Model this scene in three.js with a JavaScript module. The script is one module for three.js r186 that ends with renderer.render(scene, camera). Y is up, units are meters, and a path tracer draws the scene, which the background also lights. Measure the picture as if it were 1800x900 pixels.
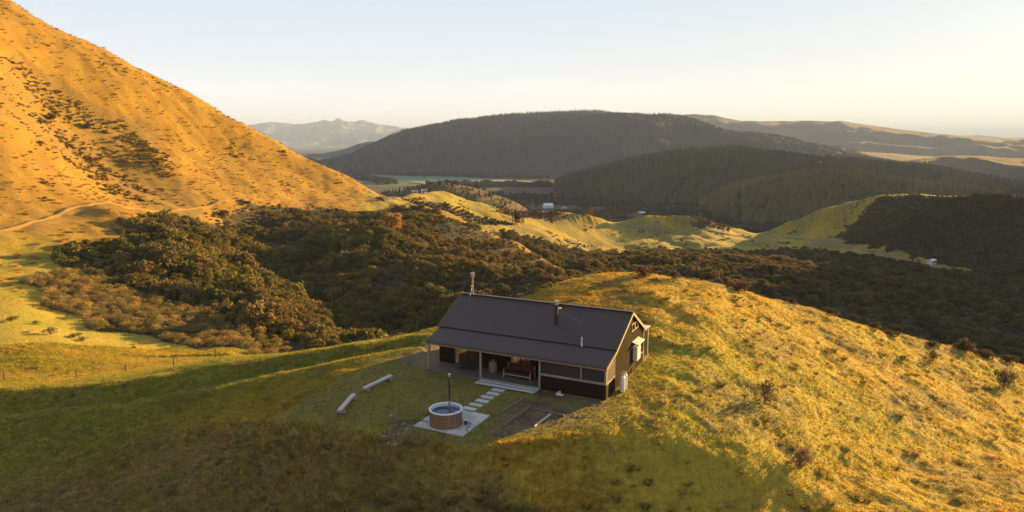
import * as THREE from 'three';
import { mergeGeometries } from 'three/addons/utils/BufferGeometryUtils.js';
import { createNoise2D, createNoise3D } from 'simplex-noise';

// ---------------------------------------------------------------- camera, sky, sun, exposure
const scene = new THREE.Scene();
const camera = new THREE.PerspectiveCamera(40.62, 2, 0.5, 60000);
camera.position.set(0, 18, 0);
camera.rotation.set(-9.5 * Math.PI / 180, 0, 0);
const renderer = new THREE.WebGLRenderer();
renderer.toneMapping = THREE.LinearToneMapping;
const EXPOSURE = 4.8;
renderer.toneMappingExposure = EXPOSURE;
renderer.shadowMap.enabled = true;

const D2R = Math.PI / 180, SUN_AZ = 49 * D2R, SUN_EL = 8 * D2R;
const SUN = new THREE.Vector3(Math.sin(SUN_AZ) * Math.cos(SUN_EL), Math.sin(SUN_EL), -Math.cos(SUN_AZ) * Math.cos(SUN_EL));
const sun = new THREE.DirectionalLight(new THREE.Color().setRGB(1, 0.60, 0.16), 5);
sun.name = 'sun';
sun.position.copy(SUN).multiplyScalar(600);
sun.castShadow = true;
sun.shadow.mapSize.set(4096, 4096);
Object.assign(sun.shadow.camera, { left: -420, right: 420, top: 260, bottom: -260, near: 10, far: 1400 });
scene.add(sun, sun.target);

function skyTexture() {
  const W = 1024, H = 512, data = new Float32Array(W * H * 4), n3 = createNoise3D(mulberry(5));
  const stops = [[-90, 0.36, 0.35, 0.32], [0, 1.42, 1.33, 1.2], [2.5, 1.2, 1.17, 1.13], [6, 0.90, 0.96, 1.04], [11, 0.70, 0.83, 0.97], [20, 0.57, 0.67, 0.80], [40, 0.38, 0.47, 0.60], [90, 0.26, 0.33, 0.45]];
  for (let j = 0; j < H; j++) {
    const el = ((j + 0.5) / H - 0.5) * 180, up = el * D2R;
    let k = 0; while (k < stops.length - 2 && el > stops[k + 1][0]) k++;
    const a = stops[k], b = stops[k + 1], t = Math.min(1, Math.max(0, (el - a[0]) / (b[0] - a[0])));
    for (let i = 0; i < W; i++) {
      const az = ((i + 0.5) / W - 0.5) * 2 * Math.PI, x = Math.cos(az) * Math.cos(up), y = Math.sin(up), z = Math.sin(az) * Math.cos(up);
      const g = Math.acos(Math.min(1, x * SUN.x + y * SUN.y + z * SUN.z)) / D2R;
      const glow = 0.5 * Math.exp(-g / 12) , low = Math.exp(-Math.max(0, el) / 9), warm = Math.exp(-g * g / 1900) * low;
      const cirrus = el > 0.5 ? Math.max(0, n3(x * 5, y * 60, z * 5) + 0.4 * n3(x * 16, y * 150, z * 16) - 0.3) * 0.09 * Math.exp(-((el - 3.2) ** 2) / 8) : 0;
      const c = [a[1] + (b[1] - a[1]) * t, a[2] + (b[2] - a[2]) * t, a[3] + (b[3] - a[3]) * t];
      const o = (j * W + i) * 4;
      data[o] = (c[0] * (1 + 0.13 * warm) + glow + cirrus) / EXPOSURE;
      data[o + 1] = (c[1] * (1 + 0.04 * warm) + glow * 0.8 + cirrus) / EXPOSURE;
      data[o + 2] = (c[2] * (1 - 0.2 * warm) + glow * 0.5 + cirrus) / EXPOSURE;
      data[o + 3] = 1;
    }
  }
  const tex = new THREE.DataTexture(data, W, H, THREE.RGBAFormat, THREE.FloatType);
  tex.mapping = THREE.EquirectangularReflectionMapping;
  tex.magFilter = THREE.LinearFilter; tex.minFilter = THREE.LinearFilter; tex.wrapS = THREE.RepeatWrapping;
  tex.needsUpdate = true;
  return tex;
}
function mulberry(seed) {
  return () => { seed = (seed + 0x6d2b79f5) | 0; let t = Math.imul(seed ^ (seed >>> 15), 1 | seed); t = (t + Math.imul(t ^ (t >>> 7), 61 | t)) ^ t; return ((t ^ (t >>> 14)) >>> 0) / 4294967296; };
}
scene.background = skyTexture();
scene.environment = scene.background;
scene.fog = new THREE.FogExp2(new THREE.Color().setRGB(0.42, 0.58, 1.0), 9.5e-5);

// ---------------------------------------------------------------- helpers
const rnd = mulberry(20240611), n2 = createNoise2D(mulberry(11)), n2b = createNoise2D(mulberry(12)), n2c = createNoise2D(mulberry(13));
const lerp = (a, b, t) => a + (b - a) * t, clamp = (x, a = 0, b = 1) => Math.min(b, Math.max(a, x));
const smooth = (a, b, x) => { const t = clamp((x - a) / (b - a)); return t * t * (3 - 2 * t); };
const rr = (a, b) => a + (b - a) * rnd();
const rgb = (r, g, b) => new THREE.Color().setRGB(r, g, b);
const names = new Map();
function numbered(name) { const k = names.get(name) ?? 0; names.set(name, k + 1); return k ? name + '_' + String(k).padStart(3, '0') : name; }
function mat(r, g, b, rough = 0.85, more = {}) { return new THREE.MeshStandardMaterial({ color: rgb(r, g, b), roughness: rough, ...more }); }
function leafMat(r, g, b, through = 0.35) { return new THREE.MeshPhysicalMaterial({ color: rgb(r, g, b), roughness: 0.95, transmission: through, thickness: 0, side: THREE.DoubleSide, specularIntensity: 0.3 }); }
function shadowed(o) { o.castShadow = true; o.receiveShadow = true; return o; }
function part(name, geo, material, parent) { const m = shadowed(new THREE.Mesh(Array.isArray(geo) ? mergeGeometries(geo.map((g) => (g.index ? g.toNonIndexed() : g))) : geo, material)); m.name = name; parent.add(m); return m; }
function thing(name, label, category, group) { const o = new THREE.Group(); o.name = numbered(name); o.userData = { label, category }; if (group) o.userData.group = group; scene.add(o); return o; }
function tag(o, label, category, group) { o.userData = { label, category }; if (group) o.userData.group = group; return o; }
function structure(name, geo, material) { const m = shadowed(new THREE.Mesh(geo, material)); m.name = numbered(name); m.userData = { kind: 'structure' }; scene.add(m); return m; }
function box(w, h, d, x = 0, y = 0, z = 0, ry = 0) { const g = new THREE.BoxGeometry(w, h, d); if (ry) g.rotateY(ry); return g.translate(x, y, z); }
function tube(a, b, r, seg = 8, r2 = r) { // a tapered rod from a to b
  const A = new THREE.Vector3(...a), B = new THREE.Vector3(...b), d = B.clone().sub(A), g = new THREE.CylinderGeometry(r2, r, d.length(), seg);
  g.applyQuaternion(new THREE.Quaternion().setFromUnitVectors(new THREE.Vector3(0, 1, 0), d.clone().normalize()));
  return g.translate((A.x + B.x) / 2, (A.y + B.y) / 2, (A.z + B.z) / 2);
}
function beam(a, b, w, h) { // a rectangular bar from a to b, h measured upwards
  const A = new THREE.Vector3(...a), B = new THREE.Vector3(...b), d = B.clone().sub(A), g = new THREE.BoxGeometry(w, h, d.length());
  const m = new THREE.Matrix4().lookAt(B, A, new THREE.Vector3(0, 1, 0)); g.applyMatrix4(m);
  return g.translate((A.x + B.x) / 2, (A.y + B.y) / 2, (A.z + B.z) / 2);
}
function inst(name, geo, material, list, label, category, group) { // list of [x,y,z, sx,sy,sz, ry, color, tiltx, tiltz]
  const m = new THREE.InstancedMesh(geo, material, list.length), M = new THREE.Matrix4(), q = new THREE.Quaternion(), e = new THREE.Euler(), p = new THREE.Vector3(), s = new THREE.Vector3();
  list.forEach((t, i) => { m.setMatrixAt(i, M.compose(p.set(t[0], t[1], t[2]), q.setFromEuler(e.set(t[8] ?? 0, t[6], t[9] ?? 0)), s.set(t[3], t[4], t[5]))); m.setColorAt(i, t[7]); });
  shadowed(m); m.name = numbered(name); m.userData = { kind: 'stuff', label, category };
  scene.add(m); return m;
}
function inPoly(x, z, P) { let c = false; for (let i = 0, j = P.length - 1; i < P.length; j = i++) { const a = P[i], b = P[j]; if ((a[1] > z) !== (b[1] > z) && x < (b[0] - a[0]) * (z - a[1]) / (b[1] - a[1]) + a[0]) c = !c; } return c; }
function inPolyRough(x, z, P, amp) { return inPoly(x + amp * n2b(x / (amp * 3), z / (amp * 3)), z + amp * n2b(x / (amp * 3) + 50, z / (amp * 3)), P); }
function grainTexture(size, seed, layers, lo, hi, streak = 1) { // tileable grey noise, as the grain of a surface
  const n3 = createNoise3D(mulberry(seed)), n4 = createNoise3D(mulberry(seed + 1)), d = new Uint8Array(size * size * 4), T = 2 * Math.PI;
  for (let j = 0; j < size; j++) for (let i = 0; i < size; i++) {
    let v = 0, w = 0;
    for (const [f, a] of layers) { // noise on a torus folded into two 3d lookups
      const u = i / size * T, q = j / size * T, R = f / T;
      v += a * 0.5 * (n3(Math.cos(u) * R + 7, Math.sin(u) * R, Math.cos(q) * R * streak) + n4(Math.cos(u) * R, Math.sin(u) * R + 3, Math.sin(q) * R * streak)); w += a;
    }
    const c = Math.round(255 * clamp(lerp(lo, hi, clamp(0.5 + 0.9 * v / w))));
    d.set([c, c, c, 255], (j * size + i) * 4);
  }
  const t = new THREE.DataTexture(d, size, size); t.wrapS = t.wrapT = THREE.RepeatWrapping; t.magFilter = THREE.LinearFilter; t.needsUpdate = true; return t;
}

// ---------------------------------------------------------------- the land: a polar table of heights round the drone's foot point, [azimuth in degrees, distance, height] per feature line
const ROWS = [
  [[-180, 6, -9], [180, 6, -9]],
  [[-180, 22, -10], [-60, 26, -9.5], [-35, 26, -8.5], [0, 20, -8], [30, 24, -7.5], [60, 26, -9], [180, 22, -10]],
  [[-180, 44, -14], [-75, 50, -10], [-50, 54, -8.6], [-38.66, 52, -5.26], [-33.69, 48.5, -5.12], [-28.07, 45, -4.75], [-21.8, 41.5, -4.07], [-14.93, 38.2, -3.15], [-7.59, 37, -3.01], [0, 37.2, -3.31], [5.08, 37.8, -3.57], [10.08, 38.8, -3.88], [14.93, 40, -4.14], [19.57, 41.4, -4.35], [28.07, 45.2, -4.85], [33.69, 49, -5.36], [38.66, 53, -5.71], [50, 51, -8], [80, 50, -14], [180, 44, -14]],
  [[-180, 56, -18], [-80, 60, -10], [-50, 62, -7.4], [-38.25, 63.91, -6], [-33.29, 58.35, -5.1], [-27.68, 53.51, -4], [-21.43, 48.9, -2.5], [-16.49, 45.68, -1.2], [-12.28, 43.08, -0.45], [-8.91, 41.31, -0.15], [-4.99, 39.64, -0.15], [-1, 39.42, -0.15], [3, 40.33, -0.25], [7.93, 42.61, -0.5], [12.28, 43.97, -0.95], [19.28, 45.64, -2.2], [27.73, 53.86, -4.8], [33.3, 62.3, -6.9], [38.25, 72.43, -9.2], [50, 70, -15], [80, 65, -19], [180, 56, -18]],
  [[-180, 68, -22], [-80, 72, -11], [-50, 70, -7], [-38.02, 70.86, -5.7], [-33.06, 65.35, -4.9], [-27.44, 60.73, -3.6], [-21.2, 57.15, -2], [-14.46, 53.75, -0.6], [-9.74, 52.45, -0.1], [-4.9, 52.26, 0], [0, 52.75, 0], [4.9, 53.23, 0], [9.72, 54.96, 0], [14.41, 56.55, -0.2], [18.95, 58.58, -1.4], [27.32, 69.1, -4.6], [32.93, 77.74, -7.2], [37.93, 87.15, -9.8], [50, 86, -18], [80, 78, -23], [180, 68, -22]],
  [[-180, 80, -26], [-80, 84, -12], [-50, 79, -6.6], [-37.84, 76.6, -5.2], [-32.89, 71.19, -4.6], [-29.24, 68.48, -4], [-25.28, 65.99, -3], [-21.5, 64.99, -2.2], [-16.65, 63.99, -1.5], [-12.03, 63.44, -0.8], [-7.51, 62.97, -0.2], [-4.85, 64.38, 0.2], [-0.97, 69.16, 0.8], [1.93, 72.48, 1.3], [4.8, 76.49, 2], [9.04, 80.67, 2.3], [11.83, 81.21, 2.2], [16.38, 82.08, 1.2], [18.6, 84.3, 0.2], [22.89, 89.4, -2.2], [26.96, 92.2, -4.3], [30.78, 96.94, -6.5], [34.34, 101.76, -8.5], [37.64, 107.25, -10.6], [50, 108, -20], [80, 94, -27], [180, 80, -26]],
  [[-180, 100, -30], [-80, 100, -11], [-50, 94, -6.6], [-37.69, 88.51, -6.4], [-32.75, 86.66, -7], [-27.19, 87.06, -7.8], [-23.16, 89.4, -8.8], [-19.72, 90, -12], [-14.04, 90, -13], [-7.13, 90, -13], [0, 95, -10], [4.77, 100, -8], [9.47, 105, -8], [16.27, 108, -10], [22.63, 113, -14], [30.27, 120, -20], [36.89, 128, -25], [50, 130, -28], [80, 116, -33], [180, 100, -30]],
  [[-180, 125, -34], [-80, 120, -8], [-50, 116, -4], [-37.31, 112, -5.32], [-32.5, 108, -7.83], [-27.09, 104, -10.3], [-23.12, 103, -11.96], [-18.44, 108, -16], [-14.04, 118, -19], [-7.13, 120, -19], [0, 125, -17], [4.77, 128, -16], [9.47, 140, -18], [16.27, 140, -19], [22.63, 145, -22], [30.27, 150, -26], [36.89, 160, -32], [50, 165, -32], [80, 140, -38], [180, 125, -34]],
  [[-180, 150, -37], [-80, 135, -4], [-50, 128, 1], [-37.08, 130, -3.77], [-32.27, 128, -6.58], [-26.86, 132, -10.78], [-20.83, 145, -16.3], [-14.14, 165, -15.59], [-7.18, 165, -16.36], [-2.4, 160, -14.19], [0, 150, -13.49], [2.41, 145, -13.03], [4.8, 150, -13.38], [7.15, 190, -16.74], [9.49, 200, -18.35], [16.33, 200, -19.01], [22.77, 200, -20.71], [30.58, 200, -24.08], [37.38, 205, -27.49], [50, 208, -30], [80, 175, -40], [180, 150, -37]],
  [[-180, 180, -40], [-80, 148, 0], [-50, 142, 5], [-36.89, 147, -1.68], [-31.98, 155, -2.89], [-26.58, 168, -7.14], [-20.51, 200, -10.19], [-13.99, 225, -13.02], [-9.36, 280, -7.93], [-6.12, 272, -9.61], [-2.37, 243, -12.84], [0, 215, -13.81], [2.39, 185, -14.18], [4.79, 165, -14.82], [7.13, 285, -30.52], [9.47, 290, -31.08], [16.27, 310, -32.3], [22.64, 312, -30.68], [30.41, 262, -27.5], [37.15, 265, -29.97], [50, 255, -25], [80, 215, -40], [180, 180, -40]],
  [[-180, 215, -43], [-80, 156, 2], [-50, 150, 6.5], [-36.8, 155, -0.47], [-31.84, 172, -0.32], [-26.39, 200, -2.97], [-20.41, 235, -7.78], [-13.92, 260, -10.49], [-9.47, 290, -9], [-6.19, 290, -14], [-2.39, 275, -24], [0, 260, -26], [2.39, 262, -28], [4.77, 290, -33], [7.13, 330, -35.5], [9.46, 338, -36.1], [16.24, 360, -36.34], [22.6, 360, -34.25], [30.36, 302, -31.36], [37.08, 300, -32.24], [50, 290, -18], [80, 260, -38], [180, 215, -43]],
  [[-180, 250, -46], [-80, 164, 4], [-50, 158, 8], [-36.73, 163, 0.53], [-33.44, 180, 1.92], [-31.73, 190, 2.04], [-28.15, 210, 1.39], [-24.34, 235, 0.03], [-18.21, 268, -3.58], [-13.86, 285, -5.68], [-10.26, 298, -7.34], [-6.58, 310, -10.9], [-2.37, 318, -19.71], [0, 324, -22.62], [2.85, 338, -26.01], [7.1, 358, -31.88], [9.43, 366, -34.51], [13.98, 390, -33.87], [16.2, 394, -34.49], [19.63, 425, -36.86], [22.53, 402, -32.89], [25.34, 372, -31.18], [31.73, 332, -33.08], [37.04, 327, -34.56], [48, 320, -8], [60, 320, -6], [80, 300, -32], [180, 250, -46]],
  [[-180, 290, -49], [-80, 240, 30], [-50, 236, 34], [-36.89, 240, 28], [-33.7, 250, 23.5], [-32.02, 255, 21], [-28.46, 268, 16], [-24.64, 282, 12.5], [-18.44, 296, 5.5], [-14.04, 302, 0], [-10.39, 304, -6.9], [-6.57, 322, -9.38], [-2.36, 330, -17.3], [0, 334, -19.98], [2.84, 354, -22.2], [7.07, 378, -26.21], [9.4, 386, -29.1], [13.93, 412, -27.8], [16.16, 413, -31.07], [19.63, 436, -37.25], [22.49, 416, -29.54], [25.23, 398, -23.54], [31.5, 364, -20.91], [36.73, 354, -19.93], [48, 356, 0], [60, 356, 2], [80, 330, -20], [180, 290, -49]],
  [[-180, 330, -52], [-80, 340, 90], [-50, 338, 92], [-35.21, 335, 72.71], [-32.31, 330, 60.51], [-29.12, 328, 50.05], [-25.66, 326, 40.4], [-21.96, 322, 27.86], [-18, 318, 15.22], [-13.78, 314, 3.12], [-9.79, 312, -6.8], [-6.56, 345, -7.4], [-3.3, 360, -12.76], [0, 358, -17.37], [2.83, 362, -19.21], [7.06, 380, -23.94], [8.7, 392, -27.35], [10.76, 403, -25.7], [13.91, 413, -24.92], [16.58, 420, -29.78], [19.62, 442, -37.32], [22.06, 420, -28.2], [24.01, 410, -20.24], [26.28, 403, -13.82], [28.48, 400, -10.07], [32.66, 386, -7.94], [36.5, 386, -7.28], [41, 386, -2], [48, 390, 10], [60, 390, 12], [80, 360, 0], [180, 330, -52]],
  [[-180, 400, -58], [-80, 410, 76], [-50, 408, 78], [-35.21, 405, 58.71], [-32.31, 400, 46.51], [-29.12, 398, 36.05], [-25.66, 396, 26.4], [-21.96, 392, 13.86], [-18, 388, 1.22], [-13.78, 384, -10.88], [-9.79, 372, -28.8], [-6.56, 405, -29.4], [-3.3, 420, -34.76], [0, 418, -39.37], [2.83, 422, -41.21], [7.06, 440, -45.94], [8.7, 452, -49.35], [10.76, 463, -47.7], [13.91, 473, -46.92], [16.58, 480, -51.78], [19.62, 502, -59.32], [22.06, 480, -50.2], [24.01, 470, -42.24], [26.28, 463, -35.82], [28.48, 460, -32.07], [32.66, 446, -29.94], [36.5, 446, -29.28], [41, 446, -24], [48, 450, -12], [60, 450, -10], [80, 420, -22], [180, 390, -62]],
  [[-180, 640, -62], [-80, 640, -62], [-50, 640, -62], [-35.21, 640, -62], [-32.31, 640, -62], [-29.12, 640, -62], [-25.66, 640, -62], [-21.96, 640, -62], [-18, 640, -62], [-13.78, 640, -62], [-9.79, 522, -62], [-6.56, 555, -62], [-3.3, 570, -62], [0, 568, -62], [2.83, 572, -62], [7.06, 590, -62], [8.7, 602, -62], [10.76, 613, -62], [13.91, 623, -62], [16.58, 630, -62], [19.62, 652, -62], [22.06, 630, -62], [24.01, 620, -62], [26.28, 613, -62], [28.48, 610, -62], [32.66, 596, -62], [36.5, 596, -62], [41, 596, -62], [48, 600, -62], [60, 600, -62], [80, 570, -62], [180, 540, -62]],
];
function pchip(xs, ys, x) {
  const n = xs.length;
  if (x <= xs[0]) return ys[0]; if (x >= xs[n - 1]) return ys[n - 1];
  let lo = 0, hi = n - 1; while (hi - lo > 1) { const m = (lo + hi) >> 1; if (xs[m] <= x) lo = m; else hi = m; }
  const i = lo, h = xs[i + 1] - xs[i], D = (k) => (ys[k + 1] - ys[k]) / (xs[k + 1] - xs[k]);
  const S = (k) => { if (k === 0) return D(0); if (k === n - 1) return D(n - 2); const a = D(k - 1), b = D(k); if (a * b <= 0) return 0; const w1 = 2 * (xs[k + 1] - xs[k]) + xs[k] - xs[k - 1], w2 = xs[k + 1] - xs[k] + 2 * (xs[k] - xs[k - 1]); return (w1 + w2) / (w1 / a + w2 / b); };
  const t = (x - xs[i]) / h, m0 = S(i) * h, m1 = S(i + 1) * h, t2 = t * t, t3 = t2 * t;
  return (2 * t3 - 3 * t2 + 1) * ys[i] + (t3 - 2 * t2 + t) * m0 + (3 * t2 - 2 * t3) * ys[i + 1] + (t3 - t2) * m1;
}
const AZ = ROWS.map((r) => r.map((p) => p[0])), RA = ROWS.map((r) => r.map((p) => p[1])), HE = ROWS.map((r) => r.map((p) => p[2]));
const STEP = 0.1, columns = new Map();
function columnAt(k) { // table columns every tenth of a degree, cached
  let c = columns.get(k);
  if (!c) { const az = k * STEP; c = [ROWS.map((_, i) => pchip(AZ[i], RA[i], az)), ROWS.map((_, i) => pchip(AZ[i], HE[i], az))]; columns.set(k, c); }
  return c;
}
// the house's own axes: x along the ridge to the right gable, z out of the veranda
const HX = 6.56, HZ = -45.974, YAW = 0.456, HC = Math.cos(YAW), HS = Math.sin(YAW);
const toHouse = (x, z) => [(x - HX) * HC + (z - HZ) * HS, -(x - HX) * HS + (z - HZ) * HC];
const fromHouse = (x, z) => [HX + x * HC - z * HS, HZ + x * HS + z * HC];
const POLY = {
  bush: [[-88.9,-193.9],[-90,-227.7],[-73.3,-261.6],[-44.2,-268],[-28.8,-264.2],[-9.9,-238.4],[0,-211.2],[7.6,-181.3],[12.5,-156.6],[13.7,-149.4],[9.8,-117.6],[0,-104],[-12.2,-97.2],[-23.8,-95.1],[-33.1,-94.4],[-38.8,-98.9],[-45.7,-104.3],[-54.8,-107.8],[-67.1,-115.6],[-74.1,-116.4],[-81.6,-123.1],[-82.7,-142.2],[-87.2,-165],[-84.1,-166.2],[-73.8,-155.3],[-76.9,-169.6]],
  scrub: [[-76.5,-109.2],[-75.7,-117.4],[-69.1,-117.5],[-55.3,-108.9],[-47.5,-108.4],[-39.7,-101.1],[-32,-96],[-33,-92],[-42.6,-90.7],[-53.9,-93.2],[-65.7,-98.4],[-72.8,-103.6]],
  valley: [[-29.5,-283.5],[-12,-290],[0,-309.9],[22.4,-316.7],[49.4,-329.4],[71.1,-341.4],[95.4,-336.9],[118.3,-330.3],[143,-318],[152,-304],[160,-286],[170,-268],[186,-256],[205,-240],[110,-120],[86,-112],[64,-108],[46,-110],[32.5,-111.4],[18.4,-110.5],[11.5,-119.5],[16.2,-169.2],[9.8,-214.8],[0,-245],[-10.9,-261.8]],
  face: [[160.4,-338.7],[172.7,-348],[180.6,-349],[189.1,-350],[206.4,-326],[227,-311],[255,-285],[223.1,-243.2],[198.9,-263.8],[177.2,-286.7]],
  red: [[-8.2,-356],[0,-355],[17.8,-362],[30.2,-368],[27,-362],[8.6,-347],[-5.7,-341]],
  russet: [[104.3,-402],[118.1,-405],[132,-412],[121.9,-394],[106.5,-392]],
  dark: [[-46.6,-306.4],[-31.3,-316.5],[-13.5,-328.1],[0,-329.1],[-5.3,-320.6],[-20.5,-309.9],[-40,-300]],
  patch: [[-159.6,-223.1],[-156.8,-240],[-146.6,-247.1],[-131.1,-253.1],[-113.3,-231.1],[-97.6,-219.8],[-99.2,-201.1],[-102.9,-189.8],[-117.1,-201.9],[-127.3,-198.4],[-131.5,-180.5]],
};
// two wooded spurs and the cleft between them, inside the gully: [x0, z0, x1, z1, width, height]
const SPURS = [[-82, -168, -30, -104, 15, 5.5], [-68, -176, -16, -116, 11, -3.5], [-58, -225, -6, -140, 18, 4], [-86, -215, -50, -170, 12, -3], [-190, -262, -104, -196, 18, -4.5], [-170, -285, -120, -238, 16, 2], [-175, -215, -118, -176, 14, 2]];
function base(x, z) {
  const az = Math.atan2(x, -z) / D2R, r = Math.hypot(x, z), k = az / STEP, k0 = Math.floor(k), t = k - k0, a = columnAt(k0), b = columnAt(k0 + 1);
  let h = lerp(pchip(a[0], a[1], r), pchip(b[0], b[1], r), t);
  if (r > 95 && r < 340) for (const [x0, z0, x1, z1, w, up] of SPURS) {
    const dx = x1 - x0, dz = z1 - z0, L2 = dx * dx + dz * dz, s = ((x - x0) * dx + (z - z0) * dz) / L2, sc = clamp(s), d = Math.hypot(x - x0 - dx * sc, z - z0 - dz * sc);
    h += up * Math.exp(-d * d / (w * w)) * smooth(-0.35, 0.15, s) * smooth(1.35, 0.8, s);
  }
  return h;
}
function lawnness(x, z) { // 1 on the levelled ground round the house
  const [hx, hz] = toHouse(x, z), dx = Math.max(-18.5 - hx, hx + 0.6, 0), dz = Math.max(-12 - hz, 1.8 * (hz - 9.7 + Math.max(0, hx + 5.6)), 0);
  return 1 - smooth(0, 4.5, Math.hypot(dx, dz) + 0.9 * n2(x / 3.3, z / 3.3) * smooth(0, 1.5, Math.hypot(dx, dz)));
}
const SWALE = [[-8.5, -60.8], [-12.7, -59.6], [-17.1, -58.8], [-23, -58.2], [-30, -57.9], [-37.7, -58.2], [-45.8, -58.8], [-60, -60]]; // an old vehicle bench along the left brow
function swale(x, z) { let d = 99; for (let i = 0; i < SWALE.length - 1; i++) { const [a, b] = SWALE[i], [c, e] = SWALE[i + 1], dx = c - a, dz = e - b, t = clamp(((x - a) * dx + (z - b) * dz) / (dx * dx + dz * dz)); d = Math.min(d, Math.hypot(x - a - dx * t, z - b - dz * t) * (i === 0 && t === 0 ? 2 : 1)); } return d; }
function height(x, z) {
  const r = Math.hypot(x, z), az = Math.atan2(x, -z) / D2R, lawn = lawnness(x, z);
  let h = base(x, z);
  h = lerp(h, 0, lawn * 0.97);
  if (x < -6 && x > -64 && r < 95) { const d = swale(x, z); h += -0.55 * Math.exp(-d * d / 2.6) + 0.3 * Math.exp(-((d - 3) ** 2) / 2.2) * (0.6 + 0.4 * n2(x / 6, z / 6)); }
  if (r < 130) { // hummocks of the rough grass
    const rough = (1 - lawn) * (0.35 + 0.65 * smooth(2, 16, az)) * smooth(128, 100, r);
    h += rough * (0.22 * n2(x / 7, z / 7) + 0.07 * n2b(x / 2.6, z / 2.6) + 0.06 * Math.max(0, n2c(x / 1.3, z / 1.3))) + 0.035 * n2c(x / 1.1 + 9, z / 1.1) * (1 - lawn * 0.75);
  }
  if (r > 100) { const f = smooth(100, 150, r), hill = smooth(-8, -14, az) * smooth(6, 22, h);
    h += f * (0.9 * n2(x / 38, z / 38) + 0.45 * n2b(x / 14, z / 14) + 0.18 * n2c(x / 5, z / 5)) + f * hill * (0.8 * n2(x / 60 + 3, z / 60) + 0.30 * n2b((x + 0.6 * h) / 4.5, (z - h) / 4.5)); }
  return h;
}
const H = height;

// colour of the ground itself: dry and green grass, leaf litter, soil, gravel
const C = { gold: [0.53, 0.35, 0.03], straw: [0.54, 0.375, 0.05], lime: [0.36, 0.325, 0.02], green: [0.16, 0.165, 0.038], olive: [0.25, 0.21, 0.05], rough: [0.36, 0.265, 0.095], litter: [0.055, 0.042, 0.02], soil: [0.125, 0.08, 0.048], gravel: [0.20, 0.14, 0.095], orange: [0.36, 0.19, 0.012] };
const mix = (a, b, t) => [lerp(a[0], b[0], t), lerp(a[1], b[1], t), lerp(a[2], b[2], t)];
const BED = [[-5.6, 2.2], [-2.6, 1.6], [-0.2, 3.2], [-1.6, 5.2], [-4.4, 8.6], [-5.3, 7.2]];
const SLIP = [[-12.2, 8.4], [-9.7, 8.8], [-9.3, 10.2], [-9.6, 12.8], [-10.6, 12.4], [-11.2, 10.2]];
function soilAt(hx, hz) { if (hz > 8 && hx < -9 && hx > -13) return n2(hx * 1.3, hz * 1.3) > -0.35 && inPoly(hx + 0.3 * n2b(hx, hz), hz + 0.3 * n2c(hx, hz), SLIP); return inPoly(hx + 0.25 * n2b(hx, hz), hz + 0.25 * n2c(hx, hz), BED) || (hz > 0 && hz < 1.1 + 0.4 * n2b(hx, hz) && hx > -5.0 && hx < 0.2); }
function gravelAt(hx, hz) { return hx < -15.1 && hx > -18.6 + 0.8 * n2(hx / 2, hz / 2) && hz > -7 && hz < -0.2 + 0.6 * n2b(hx / 2, hz / 2) + (hx + 15) * 0.25; }
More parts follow.
